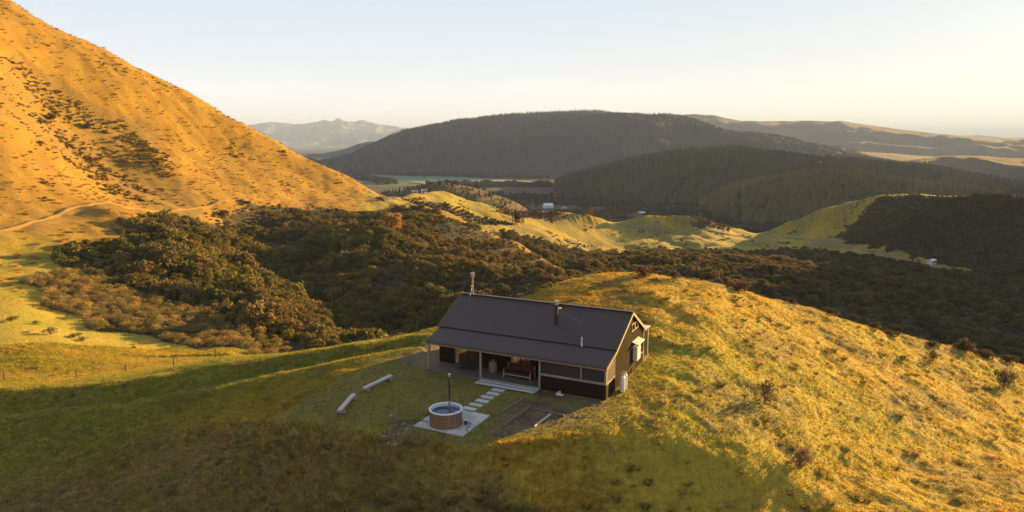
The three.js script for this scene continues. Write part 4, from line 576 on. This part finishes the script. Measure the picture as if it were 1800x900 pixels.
// ---------------------------------------------------------------- grass of the knoll
{
  const lists = [[], [], []], tl = [[], []];
  const blocked = (hx, hz) => (hx > -15.2 && hx < 0.1 && hz > -12.2 && hz < 0.05) || (hx > -9.7 && hx < -6.0 && hz > 5.85 && hz < 9.5) || (hx > -8.3 && hx < -7.1 && hz > 1.1 && hz < 5.75) || (hx > -10 && hx < -4.9 && hz > -0.1 && hz < 1.15);
  const N = 330000;
  for (let i = 0; i < N; i++) {
    const az = rr(-39.5, 39.5), r = 30 + (az > 12 ? 82 : 70) * Math.pow(rnd(), 1.05), x = r * Math.sin(az * D2R), z = -r * Math.cos(az * D2R), [hx, hz] = toHouse(x, z);
    if (blocked(hx, hz)) continue;
    const lawn = lawnness(x, z), mown = lawn > 0.5 && hx < 2 && hz > -11, soil = soilAt(hx, hz) || gravelAt(hx, hz);
    if (soil && rnd() < 0.93) continue;
    if (mown && rnd() < 0.25) continue;
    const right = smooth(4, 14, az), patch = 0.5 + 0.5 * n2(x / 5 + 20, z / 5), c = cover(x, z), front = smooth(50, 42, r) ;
    if (!mown && rnd() < 0.2 + 0.5 * right) continue;
    let s = mown ? rr(0.035, 0.07) + 0.12 * rnd() * smooth(0.95, 0.5, lawn) : rr(0.09, 0.2) * (0.5 + 0.8 * patch) * (1 + 0.3 * front * (1 - right)) * (1 - 0.4 * right);
    const far = Math.max(1, r / 48), w = (mown ? 0.16 : 0.42) * rr(0.7, 1.3) * Math.sqrt(far) ;
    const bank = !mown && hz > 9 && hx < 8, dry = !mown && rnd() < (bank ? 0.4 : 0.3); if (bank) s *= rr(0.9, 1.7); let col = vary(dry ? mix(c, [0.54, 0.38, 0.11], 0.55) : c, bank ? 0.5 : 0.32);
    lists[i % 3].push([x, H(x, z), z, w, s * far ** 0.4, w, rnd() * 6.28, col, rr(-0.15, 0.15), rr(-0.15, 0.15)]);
  }
  for (let i = 0; i < 14000; i++) { // coarse tussocks in the rough grass
    const az = rr(-38, 39), r = 31 + 76 * rnd(), x = r * Math.sin(az * D2R), z = -r * Math.cos(az * D2R), [hx, hz] = toHouse(x, z), right = smooth(3, 12, az);
    if (blocked(hx, hz) || lawnness(x, z) > 0.25) continue;
    if (az < 3 && r > 54 && rnd() < 0.8) continue;
    if (n2b(x / 6, z / 6) + 0.5 * n2(x / 2, z / 2) < rr(-0.3, 0.9) || rnd() < 0.6 * right) continue;
    const s = rr(0.16, 0.42) * (rnd() < 0.1 ? 1.5 : 1);
    tl[i % 2].push([x, H(x, z) - 0.03, z, s * 1.15, s * 0.85, s * 1.15, rnd() * 6.28, vary(rnd() < 0.4 ? [0.46, 0.33, 0.12] : [0.17, 0.135, 0.045], 0.35)]);
  }
  lists.forEach((l, i) => inst('meadow_grass', tufts[i], grassMat, l, 'rough golden and green grass covering the knoll', 'grass'));
  tl.forEach((l, i) => inst('tussock_grass', tussocks[i], grassMat, l, 'coarse tussocks scattered through the grass of the knoll', 'grass'));
}
// ---------------------------------------------------------------- stones of the small slip left of the pavers
{
  const g = new THREE.IcosahedronGeometry(1, 1), l = []; const p = g.attributes.position; for (let i = 0; i < p.count; i++) { const k = 1 + 0.25 * n2(p.getX(i) * 2 + 3, p.getY(i) * 2 + p.getZ(i)); p.setXYZ(i, p.getX(i) * k, p.getY(i) * k * 0.65, p.getZ(i) * k); } g.computeVertexNormals();
  for (let i = 0; i < 160; i++) { const hx = rr(-12, -9.2), hz = rr(8.6, 13), [x, z] = fromHouse(hx, hz); if (!soilAt(hx, hz)) continue; const s = 0.03 + 0.09 * rnd() ** 3; l.push([x, H(x, z) + s * 0.2, z, s, s, s, rnd() * 6, vary([0.34, 0.25, 0.2], 0.3)]); }
  for (let i = 0; i < 900; i++) { const hx = rr(-5.8, 0.2), hz = rr(0.2, 8.8), [x, z] = fromHouse(hx, hz); if (!soilAt(hx, hz)) continue; const s = 0.02 + 0.08 * rnd() ** 3; l.push([x, H(x, z) + s * 0.15, z, s * 1.2, s, s * 1.2, rnd() * 6, vary([0.13, 0.085, 0.052], 0.45)]); }
  inst('loose_stones', g, mat(1, 1, 1, 0.95), l, 'loose stones and clods on the bare earth of the yard', 'stones');
}
// ---------------------------------------------------------------- shrubs and trees that stand out, each a thing
const stemMat = mat(0.12, 0.085, 0.055, 0.95);
const stemGeo = mergeGeometries([tube([0, -0.3, 0], [0.03, 0.45, 0], 0.07, 7, 0.05), tube([0.02, 0.2, 0], [0.3, 0.8, 0.15], 0.045, 6, 0.015), tube([0.02, 0.25, 0], [-0.28, 0.75, 0.2], 0.04, 6, 0.015), tube([0.03, 0.3, 0], [0.05, 0.95, -0.25], 0.04, 6, 0.012)]);
const tint = new Map();
function foliageMat(c) { const k = c.join(); if (!tint.has(k)) tint.set(k, leafMat(...c, 0.3)); return tint.get(k); }
function shrub(name, label, category, x, z, s, tall, geo, colour, group, sink = 0.1) {
  const o = thing(name, label, category, group); o.position.set(x, H(x, z) - sink, z); o.rotation.y = rnd() * 6.28; o.scale.set(s, s * tall, s);
  part(category === 'tree' ? 'trunk' : 'stem', stemGeo, stemMat, o); part('crown', geo, foliageMat(colour), o); return o;
}
const brown = [0.15, 0.085, 0.045], dusk = [0.10, 0.07, 0.035], oliveLeaf = [0.11, 0.10, 0.03], grey = [0.13, 0.10, 0.06];
[[15.3, -79.9, 1.0, 0.8, 'round reddish-brown shrub on the crest straight above the gable', brown, 0], [18.9, -79.2, 0.65, 0.9, 'small wispy shrub on the crest right of the round brown one', grey, 2], [26.9, -81.2, 1.35, 0.55, 'wide flat brown shrub on the crest, largest of the crest shrubs', brown, 1], [35.1, -84.6, 0.6, 0.7, 'small dark shrub on the crest beyond the flat brown shrub', dusk, 2], [39.9, -84.4, 1.05, 0.6, 'low spreading shrub where the crest starts to fall to the right', dusk, 1], [45.3, -84.2, 0.7, 0.8, 'upright dark shrub on the falling crest line', dusk, 0], [47.2, -83.2, 0.9, 0.5, 'flat dark shrub beside the upright one on the falling crest', dusk, 3], [52.0, -82.6, 0.8, 0.7, 'dark shrub on the lower right crest, left of a pair', dusk, 1], [57.9, -85.0, 1.3, 0.75, 'large dark shrub on the crest near the right edge', dusk, 0], [60.5, -85.2, 1.1, 0.6, 'low dark shrub beside the large one near the right edge', dusk, 3], [63.8, -85.4, 1.0, 0.7, 'dark shrub at the right edge of the crest', dusk, 1]]
  .forEach(([x, z, s, t, label, c, g]) => shrub('crest_shrub', label, 'shrub', x, z, s * 1.35, t, crowns[g], c, 'shrubs along the crest of the knoll'));
[[19.7, -51.2, 0.8, 1.7, 'lone dark upright shrub casting a long shadow right of the gable', grey, 0], [19.5, -43.8, 0.75, 1.35, 'bare wispy shrub low on the sunny slope at the bottom right', [0.16, 0.115, 0.07], 1], [48.4, -76.5, 0.85, 0.9, 'dark shrub with a shadow upper right on the sunny slope', dusk, 0], [55.4, -74.4, 1.2, 1.2, 'dark bush casting a long shadow at the right edge of the slope', dusk, 1], [43.2, -73.5, 0.6, 0.7, 'low dark shrub midway across the upper right slope', dusk, 0], [58.2, -77, 0.8, 0.8, 'small dark bush behind the one at the right edge of the slope', dusk, 1]]
  .forEach(([x, z, s, t, label, c, g]) => shrub('slope_shrub', label, 'shrub', x, z, s * 1.3, t, wispy[g], c, 'shrubs on the sunny slope'));
[[11.3, -73.3, 0.62, 'pale straw tussock alone on the hump behind the house'], [9.6, -43.4, 0.6, 'glowing tussock below the gable in the first sun'], [-0.2, -38.7, 0.75, 'sunlit tussock on the brow just below the hot tub pavers'], [0.6, -38.9, 0.55, 'smaller sunlit tussock right beside the one below the pavers'], [4.9, -39.1, 0.5, 'lone sunlit tussock in the shaded foot of the slope'], [6.5, -39.6, 0.62, 'sunlit tussock right of the lone one on the shaded slope'], [-3.2, -36.6, 0.7, 'tall pale tussock in deep shade below the hot tub'], [-1.4, -36.2, 0.6, 'tall pale tussock in shade, right of another below the hot tub'], [23.2, -56.2, 0.8, 'wide straw tussock in the middle of the sunny slope']]
  .forEach(([x, z, s, label], i) => { const o = shadowed(new THREE.Mesh(tussocks[i % 2], foliageMat([0.44, 0.31, 0.14]))); o.name = numbered('straw_tussock'); o.position.set(x, H(x, z), z); o.scale.set(s * 0.6, s * 0.55, s * 0.6); scene.add(tag(o, label, 'tussock', 'straw tussocks')); });
[[-59.1, -85.7, 1.0, 0.9, 'twiggy grey shrub on the bright paddock, left of a dark cluster', grey, 0], [-57.0, -87.0, 1.1, 0.6, 'dark low bush in the cluster on the bright paddock', dusk, 1], [-55.6, -86.4, 0.9, 0.6, 'dark bush at the right end of the cluster on the bright paddock', dusk, 0], [-66.1, -88.6, 1.0, 0.8, 'dark bush at the left edge of the paddock', dusk, 1], [-63.6, -89.4, 0.7, 0.7, 'small bush right of the one at the left edge of the paddock', dusk, 0], [-48.5, -69.9, 0.55, 0.6, 'small dark shrub by the fence line on the left', dusk, 1], [-49.5, -87.5, 0.6, 0.5, 'small low bush mid paddock right of the dark cluster', dusk, 0], [-40.5, -80.5, 0.5, 0.5, 'tiny dark bush low on the paddock near the brown scrub', dusk, 1]]
  .forEach(([x, z, s, t, label, c, g]) => shrub('paddock_shrub', label, 'shrub', x, z, s, t, wispy[g], c, 'shrubs on the paddock'));
shrub('autumn_tree', 'round orange-brown tree standing out in the wooded gully', 'tree', -36.6, -209, 4.2, 1.05, crowns[1], [0.36, 0.21, 0.055]);
shrub('valley_tree', 'dark tree alone on the shaded grass of the spur', 'tree', 2.8, -331, 3.0, 1.4, crowns[2], [0.06, 0.05, 0.02]);
shrub('valley_tree', 'brown tree at the foot of the brown spur beyond the roof', 'tree', 9.3, -158, 2.0, 1.25, crowns[0], [0.13, 0.085, 0.035]);
shrub('valley_tree', 'bare brown tree on the sunlit saddle of the far spur', 'tree', 43.4, -378, 3.0, 1.3, wispy[0], [0.16, 0.10, 0.05]);
shrub('hill_bush', 'dark bush above the track at the foot of the golden hill', 'shrub', -90.5, -216, 2.6, 0.75, crowns[1], dusk);
[[-142.9, -219, 1.6, 'dark shrub casting a long shadow on the golden hill, left one'], [-139.5, -230.5, 1.5, 'dark shrub casting a long shadow on the golden hill, right one']].forEach(([x, z, s, label]) => shrub('hill_bush', label, 'shrub', x, z, s, 1.2, crowns[0], dusk, 'shrubs on the golden hill'));
// ---------------------------------------------------------------- the wooded gully: the largest three hundred as trees of their own, the rest as one mass
{
  const pts = [];
  const scatter = (P, n, space, fn) => { // dart throwing with a grid
    let x0 = 1e9, x1 = -1e9, z0 = 1e9, z1 = -1e9; for (const [x, z] of P) { x0 = Math.min(x0, x); x1 = Math.max(x1, x); z0 = Math.min(z0, z); z1 = Math.max(z1, z); }
    const grid = new Map(), out = [];
    for (let i = 0; i < n; i++) { const x = rr(x0, x1), z = rr(z0, z1), k = Math.floor(x / space), l = Math.floor(z / space); if (!inPolyRough(x, z, P, 3)) continue;
      let ok = true; for (let a = -1; a <= 1 && ok; a++) for (let b = -1; b <= 1; b++) { const q = grid.get((k + a) + ',' + (l + b)); if (q && Math.hypot(q[0] - x, q[1] - z) < space) { ok = false; break; } }
      if (ok) { grid.set(k + ',' + l, [x, z]); out.push([x, z]); } }
    out.forEach(([x, z]) => fn(x, z)); return out.length;
  };
  const sizeAt = (x, z) => 1 + 0.5 * n2(x / 22, z / 22);
  scatter(POLY.bush, 100000, 1.6, (x, z) => {
    const r = Math.hypot(x, z), brownish = smooth(-34, -14, x + 12 * n2(x / 30, z / 30)) * smooth(125, 165, r), hueDrift = n2c(x / 18, z / 18);
    if (n2(x / 13 + 40, z / 13) > 0.72 || Math.hypot(x + 36.6, z + 209) < 4.5 || (Math.abs(x + 35.5) < 4 && z > -209 && z < -196)) return;
    let s = rr(1.25, 2.2) * sizeAt(x, z) * (1 - 0.45 * brownish) * (rnd() < 0.1 ? 1.45 : 1), edge = !inPoly(x, z + 6, POLY.bush) || !inPoly(x - 5, z, POLY.bush); if (edge) s *= 0.65; s *= lerp(1, 0.62, smooth(185, 225, r));
    let c = mix([0.125, 0.105, 0.03], [0.22, 0.175, 0.04], clamp(0.5 + hueDrift)); if (rnd() < 0.18) c = [0.14, 0.11, 0.04]; c = mix(c, [0.20, 0.14, 0.048], brownish * 0.85);  // crown colour drifts by noise from dark green to yellow-olive
    pts.push([x, z, s, c, brownish > 0.5 ? 1 : 0]);
  });
  pts.sort((a, b) => b[2] / Math.hypot(b[0], b[1]) - a[2] / Math.hypot(a[0], a[1]));
  const q = (v) => Math.round(v * 40) / 40 + 0.0;
  const nearFew = pts.splice(0, 300), protos = [], kinds = [[0.11, 0.105, 0.028], [0.175, 0.155, 0.034], [0.14, 0.11, 0.04], [0.20, 0.14, 0.048]];
  const kindNames = ['dark green rounded tree', 'yellow-olive rounded tree', 'dull brown-green tree', 'rust-brown tree'];
  const zoneOf = (x, z) => { const u = x / -z; return u < -0.52 ? ['on the near spur of the gully beside the pale scrub', 0] : u < -0.36 ? ['in the dark middle of the gully', 1] : u < -0.2 ? ['in the gully bush between the pale scrub and the roof', 2] : ['in the gully directly behind the roof end', 3]; };
  nearFew.forEach(([x, z, s, c], i) => {
    let best = 0, bd = 9; kinds.forEach((k, n) => { const d = Math.hypot(k[0] - c[0], k[1] - c[1], k[2] - c[2]); if (d < bd) { bd = d; best = n; } });
    const [zone, zi] = zoneOf(x, z), depth = Math.hypot(x, z) < 128 ? 'low' : 'high', label = kindNames[best] + (depth === 'low' ? ' low ' : ' higher ') + zone, key = best * 4 + (i % 4); let o;
    if (!protos[key]) { o = protos[key] = thing('gully_tree', label, 'tree'); part('trunk', stemGeo, stemMat, o); part('crown', crowns[i % 4], foliageMat(kinds[best]), o); }
    else { o = protos[key].clone(); o.name = numbered('gully_tree'); scene.add(o); }
    tag(o, label, 'tree', label.replace('tree', 'trees'));
    o.position.set(x, H(x, z) - 0.25, z); o.rotation.set(0, rnd() * 6.28, 0); o.scale.set(s * rr(0.85, 1.1), s * rr(0.9, 1.25), s * rr(0.85, 1.1));
  });
  const rest = [[], [], [], []]; pts.forEach(([x, z, s, c], i) => rest[i % 4].push([x, H(x, z) - 0.25, z, s * rr(0.85, 1.15), s * rr(0.85, 1.2), s * rr(0.85, 1.15), rnd() * 6.28, vary(c, 0.25)]));
  rest.forEach((l, i) => inst('gully_bush', crowns[i], leafWhite, l, 'dense native bush filling the gully behind the house', 'bush'));
  const sl = [[], []]; scatter(POLY.scrub, 30000, 1.0, (x, z) => { const s = rr(0.7, 1.35); sl[rnd() < 0.5 ? 0 : 1].push([x, H(x, z) - 0.1, z, s, s * rr(0.7, 1.1), s, rnd() * 6.28, vary(rnd() < 0.65 ? [0.32, 0.225, 0.08] : [0.19, 0.165, 0.045], 0.25)]); });
  sl.forEach((l, i) => inst('pale_scrub', wispy[i], leafWhite, l, 'pale brown twiggy scrub along the foot of the gully bush', 'scrub'));
  const vl = [[], [], [], []]; scatter(POLY.valley, 110000, 1.8, (x, z) => { const s = rr(0.9, 1.9) * sizeAt(x, z); vl[Math.floor(rnd() * 4)].push([x, H(x, z) - 0.2, z, s, s * rr(0.8, 1.2), s, rnd() * 6.28, vary(rnd() < 0.6 ? [0.13, 0.105, 0.038] : [0.16, 0.115, 0.048], 0.3)]); });
  vl.forEach((l, i) => inst('valley_bush', crowns[i], leafWhite, l, 'dark bush filling the shaded valley beyond the knoll', 'bush'));
  const fl = [[], []]; scatter(POLY.face, 90000, 1.25, (x, z) => { const s = rr(0.7, 1.05); fl[rnd() < 0.5 ? 0 : 1].push([x, H(x, z) - 0.15, z, s, s * rr(0.9, 1.4), s, rnd() * 6.28, vary([0.15, 0.115, 0.042], 0.2)]); });
  fl.forEach((l, i) => inst('hillside_scrub', smallCrowns[i], leafWhite, l, 'even dark scrub on the face of the right-hand spur', 'scrub'));
  const rl = [[], []]; for (const [P, c] of [[POLY.red, [0.16, 0.085, 0.04]], [POLY.russet, [0.17, 0.09, 0.045]], [POLY.dark, [0.08, 0.06, 0.025]]]) scatter(P, 12000, 1.6, (x, z) => { const s = rr(0.5, 1.2); rl[rnd() < 0.5 ? 0 : 1].push([x, H(x, z) - 0.15, z, s, s * rr(0.8, 1.2), s, rnd() * 6.28, vary(c, 0.3)]); });
  rl.forEach((l, i) => inst('russet_scrub', smallCrowns[i], leafWhite, l, 'russet and dark scrub on the sunlit spur', 'scrub'));
}
// ---------------------------------------------------------------- small shrubs and tussocks all over the golden hill, and on the spur
{
  const l = [[], []], t = [[], []];
  for (let i = 0; i < 110000; i++) {
    const az = rr(-40, 31), r = Math.sqrt(rr(120 ** 2, 460 ** 2)), x = r * Math.sin(az * D2R), z = -r * Math.cos(az * D2R);
    if (inPoly(x, z, POLY.bush) || inPoly(x, z, POLY.valley) || inPoly(x, z, POLY.face) || inPoly(x, z, POLY.scrub)) continue;
    const patch = inPolyRough(x, z, POLY.patch, 12) ? 1.1 : 0, d = n2(x / 24, z / 24) + 0.5 * n2b(x / 9, z / 9) + patch, hill = az < -10;
    if (hill && x > -102 && x < -92 && r < 240 && rnd() < 0.9) continue;
    if (d < (hill ? rr(0.8, 1.45) : rr(0.45, 1.2))) { if (hill && rnd() < 0.16) { const s = rr(0.3, 0.75); t[i % 2].push([x, H(x, z) - 0.05, z, s * 1.3, s * 0.8, s * 1.3, rnd() * 6.28, vary([0.38, 0.22, 0.06], 0.25)]); } continue; }
    const s = rr(0.3, 0.8) * (rnd() < 0.06 ? 1.8 : 1) * (hill ? 1 : 0.8);
    l[i % 2].push([x, H(x, z) - 0.06, z, s, s * rr(0.6, 1), s, rnd() * 6.28, vary(hill ? [0.23, 0.155, 0.038] : [0.11, 0.09, 0.03], 0.35)]);
  }
  l.forEach((q, i) => inst('hill_shrubs', smallCrowns[i], leafWhite, q, 'low dark shrubs speckling the golden hillside', 'shrubs'));
  t.forEach((q, i) => inst('hill_tussock', tussocks[i], grassMat, q, 'golden tussock on the big hillside', 'grass'));
}
// ---------------------------------------------------------------- plantation conifers on the hills behind, far woods
{
  const put = (key, n, az0, az1, r0, r1, h0, h1, colour, list, keep = () => true, blocks = key.startsWith('conifer')) => { for (let i = 0; i < n; i++) { const az = rr(az0, az1), r = rr(r0, r1), x = r * Math.sin(az * D2R), z = -r * Math.cos(az * D2R), y = hillFns[key](x, z, az, r); if (y < -59 || !keep(x, z, az, r)) continue;
    const u = (x * 0.8 + z * 0.6 + 25 * n2(x / 200, z / 200)) / 120, w = (-x * 0.6 + z * 0.8 + 25 * n2b(x / 200, z / 200)) / 170, age = Math.abs(Math.sin(Math.floor(u) * 12.99 + Math.floor(w) * 78.2) * 43758.5) % 1; // blocks of one age, with rides between
    if (blocks && (Math.abs(u - Math.round(u)) < 0.028 || Math.abs(w - Math.round(w)) < 0.018)) continue;
    const f = blocks ? 0.75 + 0.5 * age : 1, s = rr(h0, h1) * (blocks ? 0.8 + 0.35 * age : 1); list[i % 3].push([x, y - 0.5, z, s * rr(0.9, 1.25), s, s * rr(0.9, 1.25), rnd() * 6.28, vary([colour[0] * f, colour[1] * f, colour[2] * f], 0.3)]); } };
  const A = [[], [], []], top = (k) => (x, z, az, r) => true;
  put('coniferA', 26000, 2, 41, 830, 1260, 8, 12, [0.10, 0.082, 0.036], A); put('coniferB', 16000, 11, 42, 650, 960, 7, 10.5, [0.16, 0.125, 0.042], A);  // front hill trees coloured lighter, standing in for sun on its rims
  A.forEach((l, i) => inst('plantation_trees', conifers[i], coniferMat, l, 'conifer plantation covering the hills behind the valley', 'conifers'));
  const Y = [[], [], []]; put('young', 3200, -13, 3, 390, 640, 1.6, 3.4, [0.075, 0.07, 0.025], Y, (x, z) => n2(x / 14, z / 14) > -0.35);
  Y.forEach((l, i) => inst('young_conifers', conifers[i], coniferMat, l, 'young conifers planted in rows on the small knob hill', 'conifers'));
  const F = [[], [], []]; put('purple', 30000, -17, 31, 1560, 2400, 4, 7, [0.06, 0.056, 0.062], F); put('back', 3000, -5, 15, 2500, 2950, 6, 10, [0.04, 0.042, 0.035], F);  // purple hill trees carry the same haze tint in their colour
  F.forEach((l, i) => inst('far_forest', conifers[i], coniferMat, l, 'forest on the broad dusky hill across the valley', 'forest'));
  const V = [[], [], [], []]; for (let i = 0; i < 5200; i++) { const az = rr(-6, 32), r = rr(560, 1000), x = r * Math.sin(az * D2R), z = -r * Math.cos(az * D2R); if (Math.hypot(x - 42, z + 800) < 42 || n2(x / 60, z / 60) < -0.5) continue; const s = rr(2, 4.5); V[i % 4].push([x, Math.max(-60, hillFns.coniferA(x, z), hillFns.coniferB(x, z)) - 0.3, z, s, s, s, rnd() * 6.28, vary([0.05, 0.042, 0.022], 0.35)]); }
  for (let i = 0; i < 1500; i++) { const k = rnd(), b = Math.floor(rnd() * 7), [a, c] = [[[-479, -1957], [-346, -1640]], [[-412, -1626], [-220, -1260]], [[-260, -1560], [60, -1450]], [[-700, -2500], [-420, -2100]], [[-1050, -3600], [-560, -3300]], [[-140, -1195], [60, -1190]], [[-900, -3000], [-700, -2500]]][b], x = lerp(a[0], c[0], k) + rr(-14, 14), z = lerp(a[1], c[1], k) + rr(-25, 25), s = rr(4, 8); V[i % 4].push([x, -60.3, z, s, s, s, rnd() * 6.28, vary([0.04, 0.045, 0.03], 0.3)]); }
  V.forEach((l, i) => inst('valley_woods', crowns[i], leafWhite, l, 'woods and shelter belts on the valley floor', 'woods'));
}
// ---------------------------------------------------------------- fence, huts and sheds
{
  const f = thing('fence', 'wire fence with thin dark posts across the left paddock', 'fence'), posts = [[-58, -66.0], [-51, -66.5], [-44.2, -67.2], [-39.7, -68.2], [-35.8, -70.3], [-32.2, -72.2], [-28, -74.5]];
  const pm = mat(0.10, 0.075, 0.05, 0.95);
  posts.forEach(([x, z], i) => part('post', tube([x, H(x, z) - 0.3, z], [x + 0.03, H(x, z) + 1.15, z], 0.06, 8, 0.055), pm, f));
  for (const y of [0.35, 0.65, 0.95]) part('wire', new THREE.TubeGeometry(new THREE.CatmullRomCurve3(posts.map(([x, z]) => new THREE.Vector3(x, H(x, z) + y, z)), false, 'catmullrom', 0.1), 40, 0.006, 5), M.wire, f);
  // white hut beside the lower track
  const shed = (name, label, category, x, y, z, ry, w, d, h, rise, wallM, roofM, extra) => { const o = thing(name, label, category); o.position.set(x, y, z); o.rotation.y = ry;
    const s = new THREE.Shape(); s.moveTo(-d / 2, -0.6); s.lineTo(d / 2, -0.6); s.lineTo(d / 2, h); s.lineTo(0, h + rise); s.lineTo(-d / 2, h); s.closePath(); part('wall', new THREE.ExtrudeGeometry(s, { depth: w, bevelEnabled: false }).translate(0, 0, -w / 2).rotateY(Math.PI / 2), wallM, o);
    for (const k of [-1, 1]) part('roof', [beam([-w / 2 - 0.2, h + rise + 0.06, 0], [w / 2 + 0.2, h + rise + 0.06, 0], 0.1, 0.03), (() => { const len = Math.hypot(d / 2 + 0.25, rise * (1 + 0.5 / d)), g = new THREE.BoxGeometry(w + 0.4, 0.08, len); g.rotateX(k * Math.atan2(rise, d / 2)); return g.translate(0, h + rise / 2 + 0.04, k * (d / 4 + 0.06)); })()], roofM, o);
    part('door', box(0.9, 1.9, 0.06, -w * 0.2, 0.95, d / 2 + 0.03), M.grey, o); part('window', box(1.0, 0.8, 0.05, w * 0.22, 1.5, d / 2 + 0.025), M.black, o); extra?.(o); return o; };
  const gx = 175.2, gz = -284.5;
  shed('hut', 'small white hut beside the track in the dark valley on the right', 'hut', gx, H(gx, gz), gz, 0.5, 2.8, 2.4, 1.9, 0.5, M.offWhite, M.white, (o) => part('step', box(1.2, 0.3, 0.8, -0.7, 0.0, 2.0), M.greyTimber, o));
  shed('farmhouse', 'white farm building in the shaded valley beyond the spur', 'building', 42, -59.6, -806, 0.35, 11, 7, 2.6, 2.6, M.white, M.white);
  shed('farm_shed', 'low white shed right of the farm building in the valley', 'building', 60, -59.8, -792, -0.2, 6, 3.5, 2.2, 0.8, M.offWhite, M.grey);
  shed('water_shed', 'small dark shed on the crest of the sunlit far spur', 'hut', 74.3, H(74.3, -396), -396, 0.3, 3.4, 3, 2.2, 0.6, M.greyTimber, M.offWhite);
  for (const [x, z, label] of [[-46.6, -332, 'white box hut on the near end of the far spur, left of a pair'], [-42.4, -334, 'white box hut on the near end of the far spur, right of a pair']]) shed('box_hut', label, 'hut', x, H(x, z), z, 0.2, 2.4, 2.2, 1.7, 0.4, M.white, M.offWhite);
}
renderer.render(scene, camera);
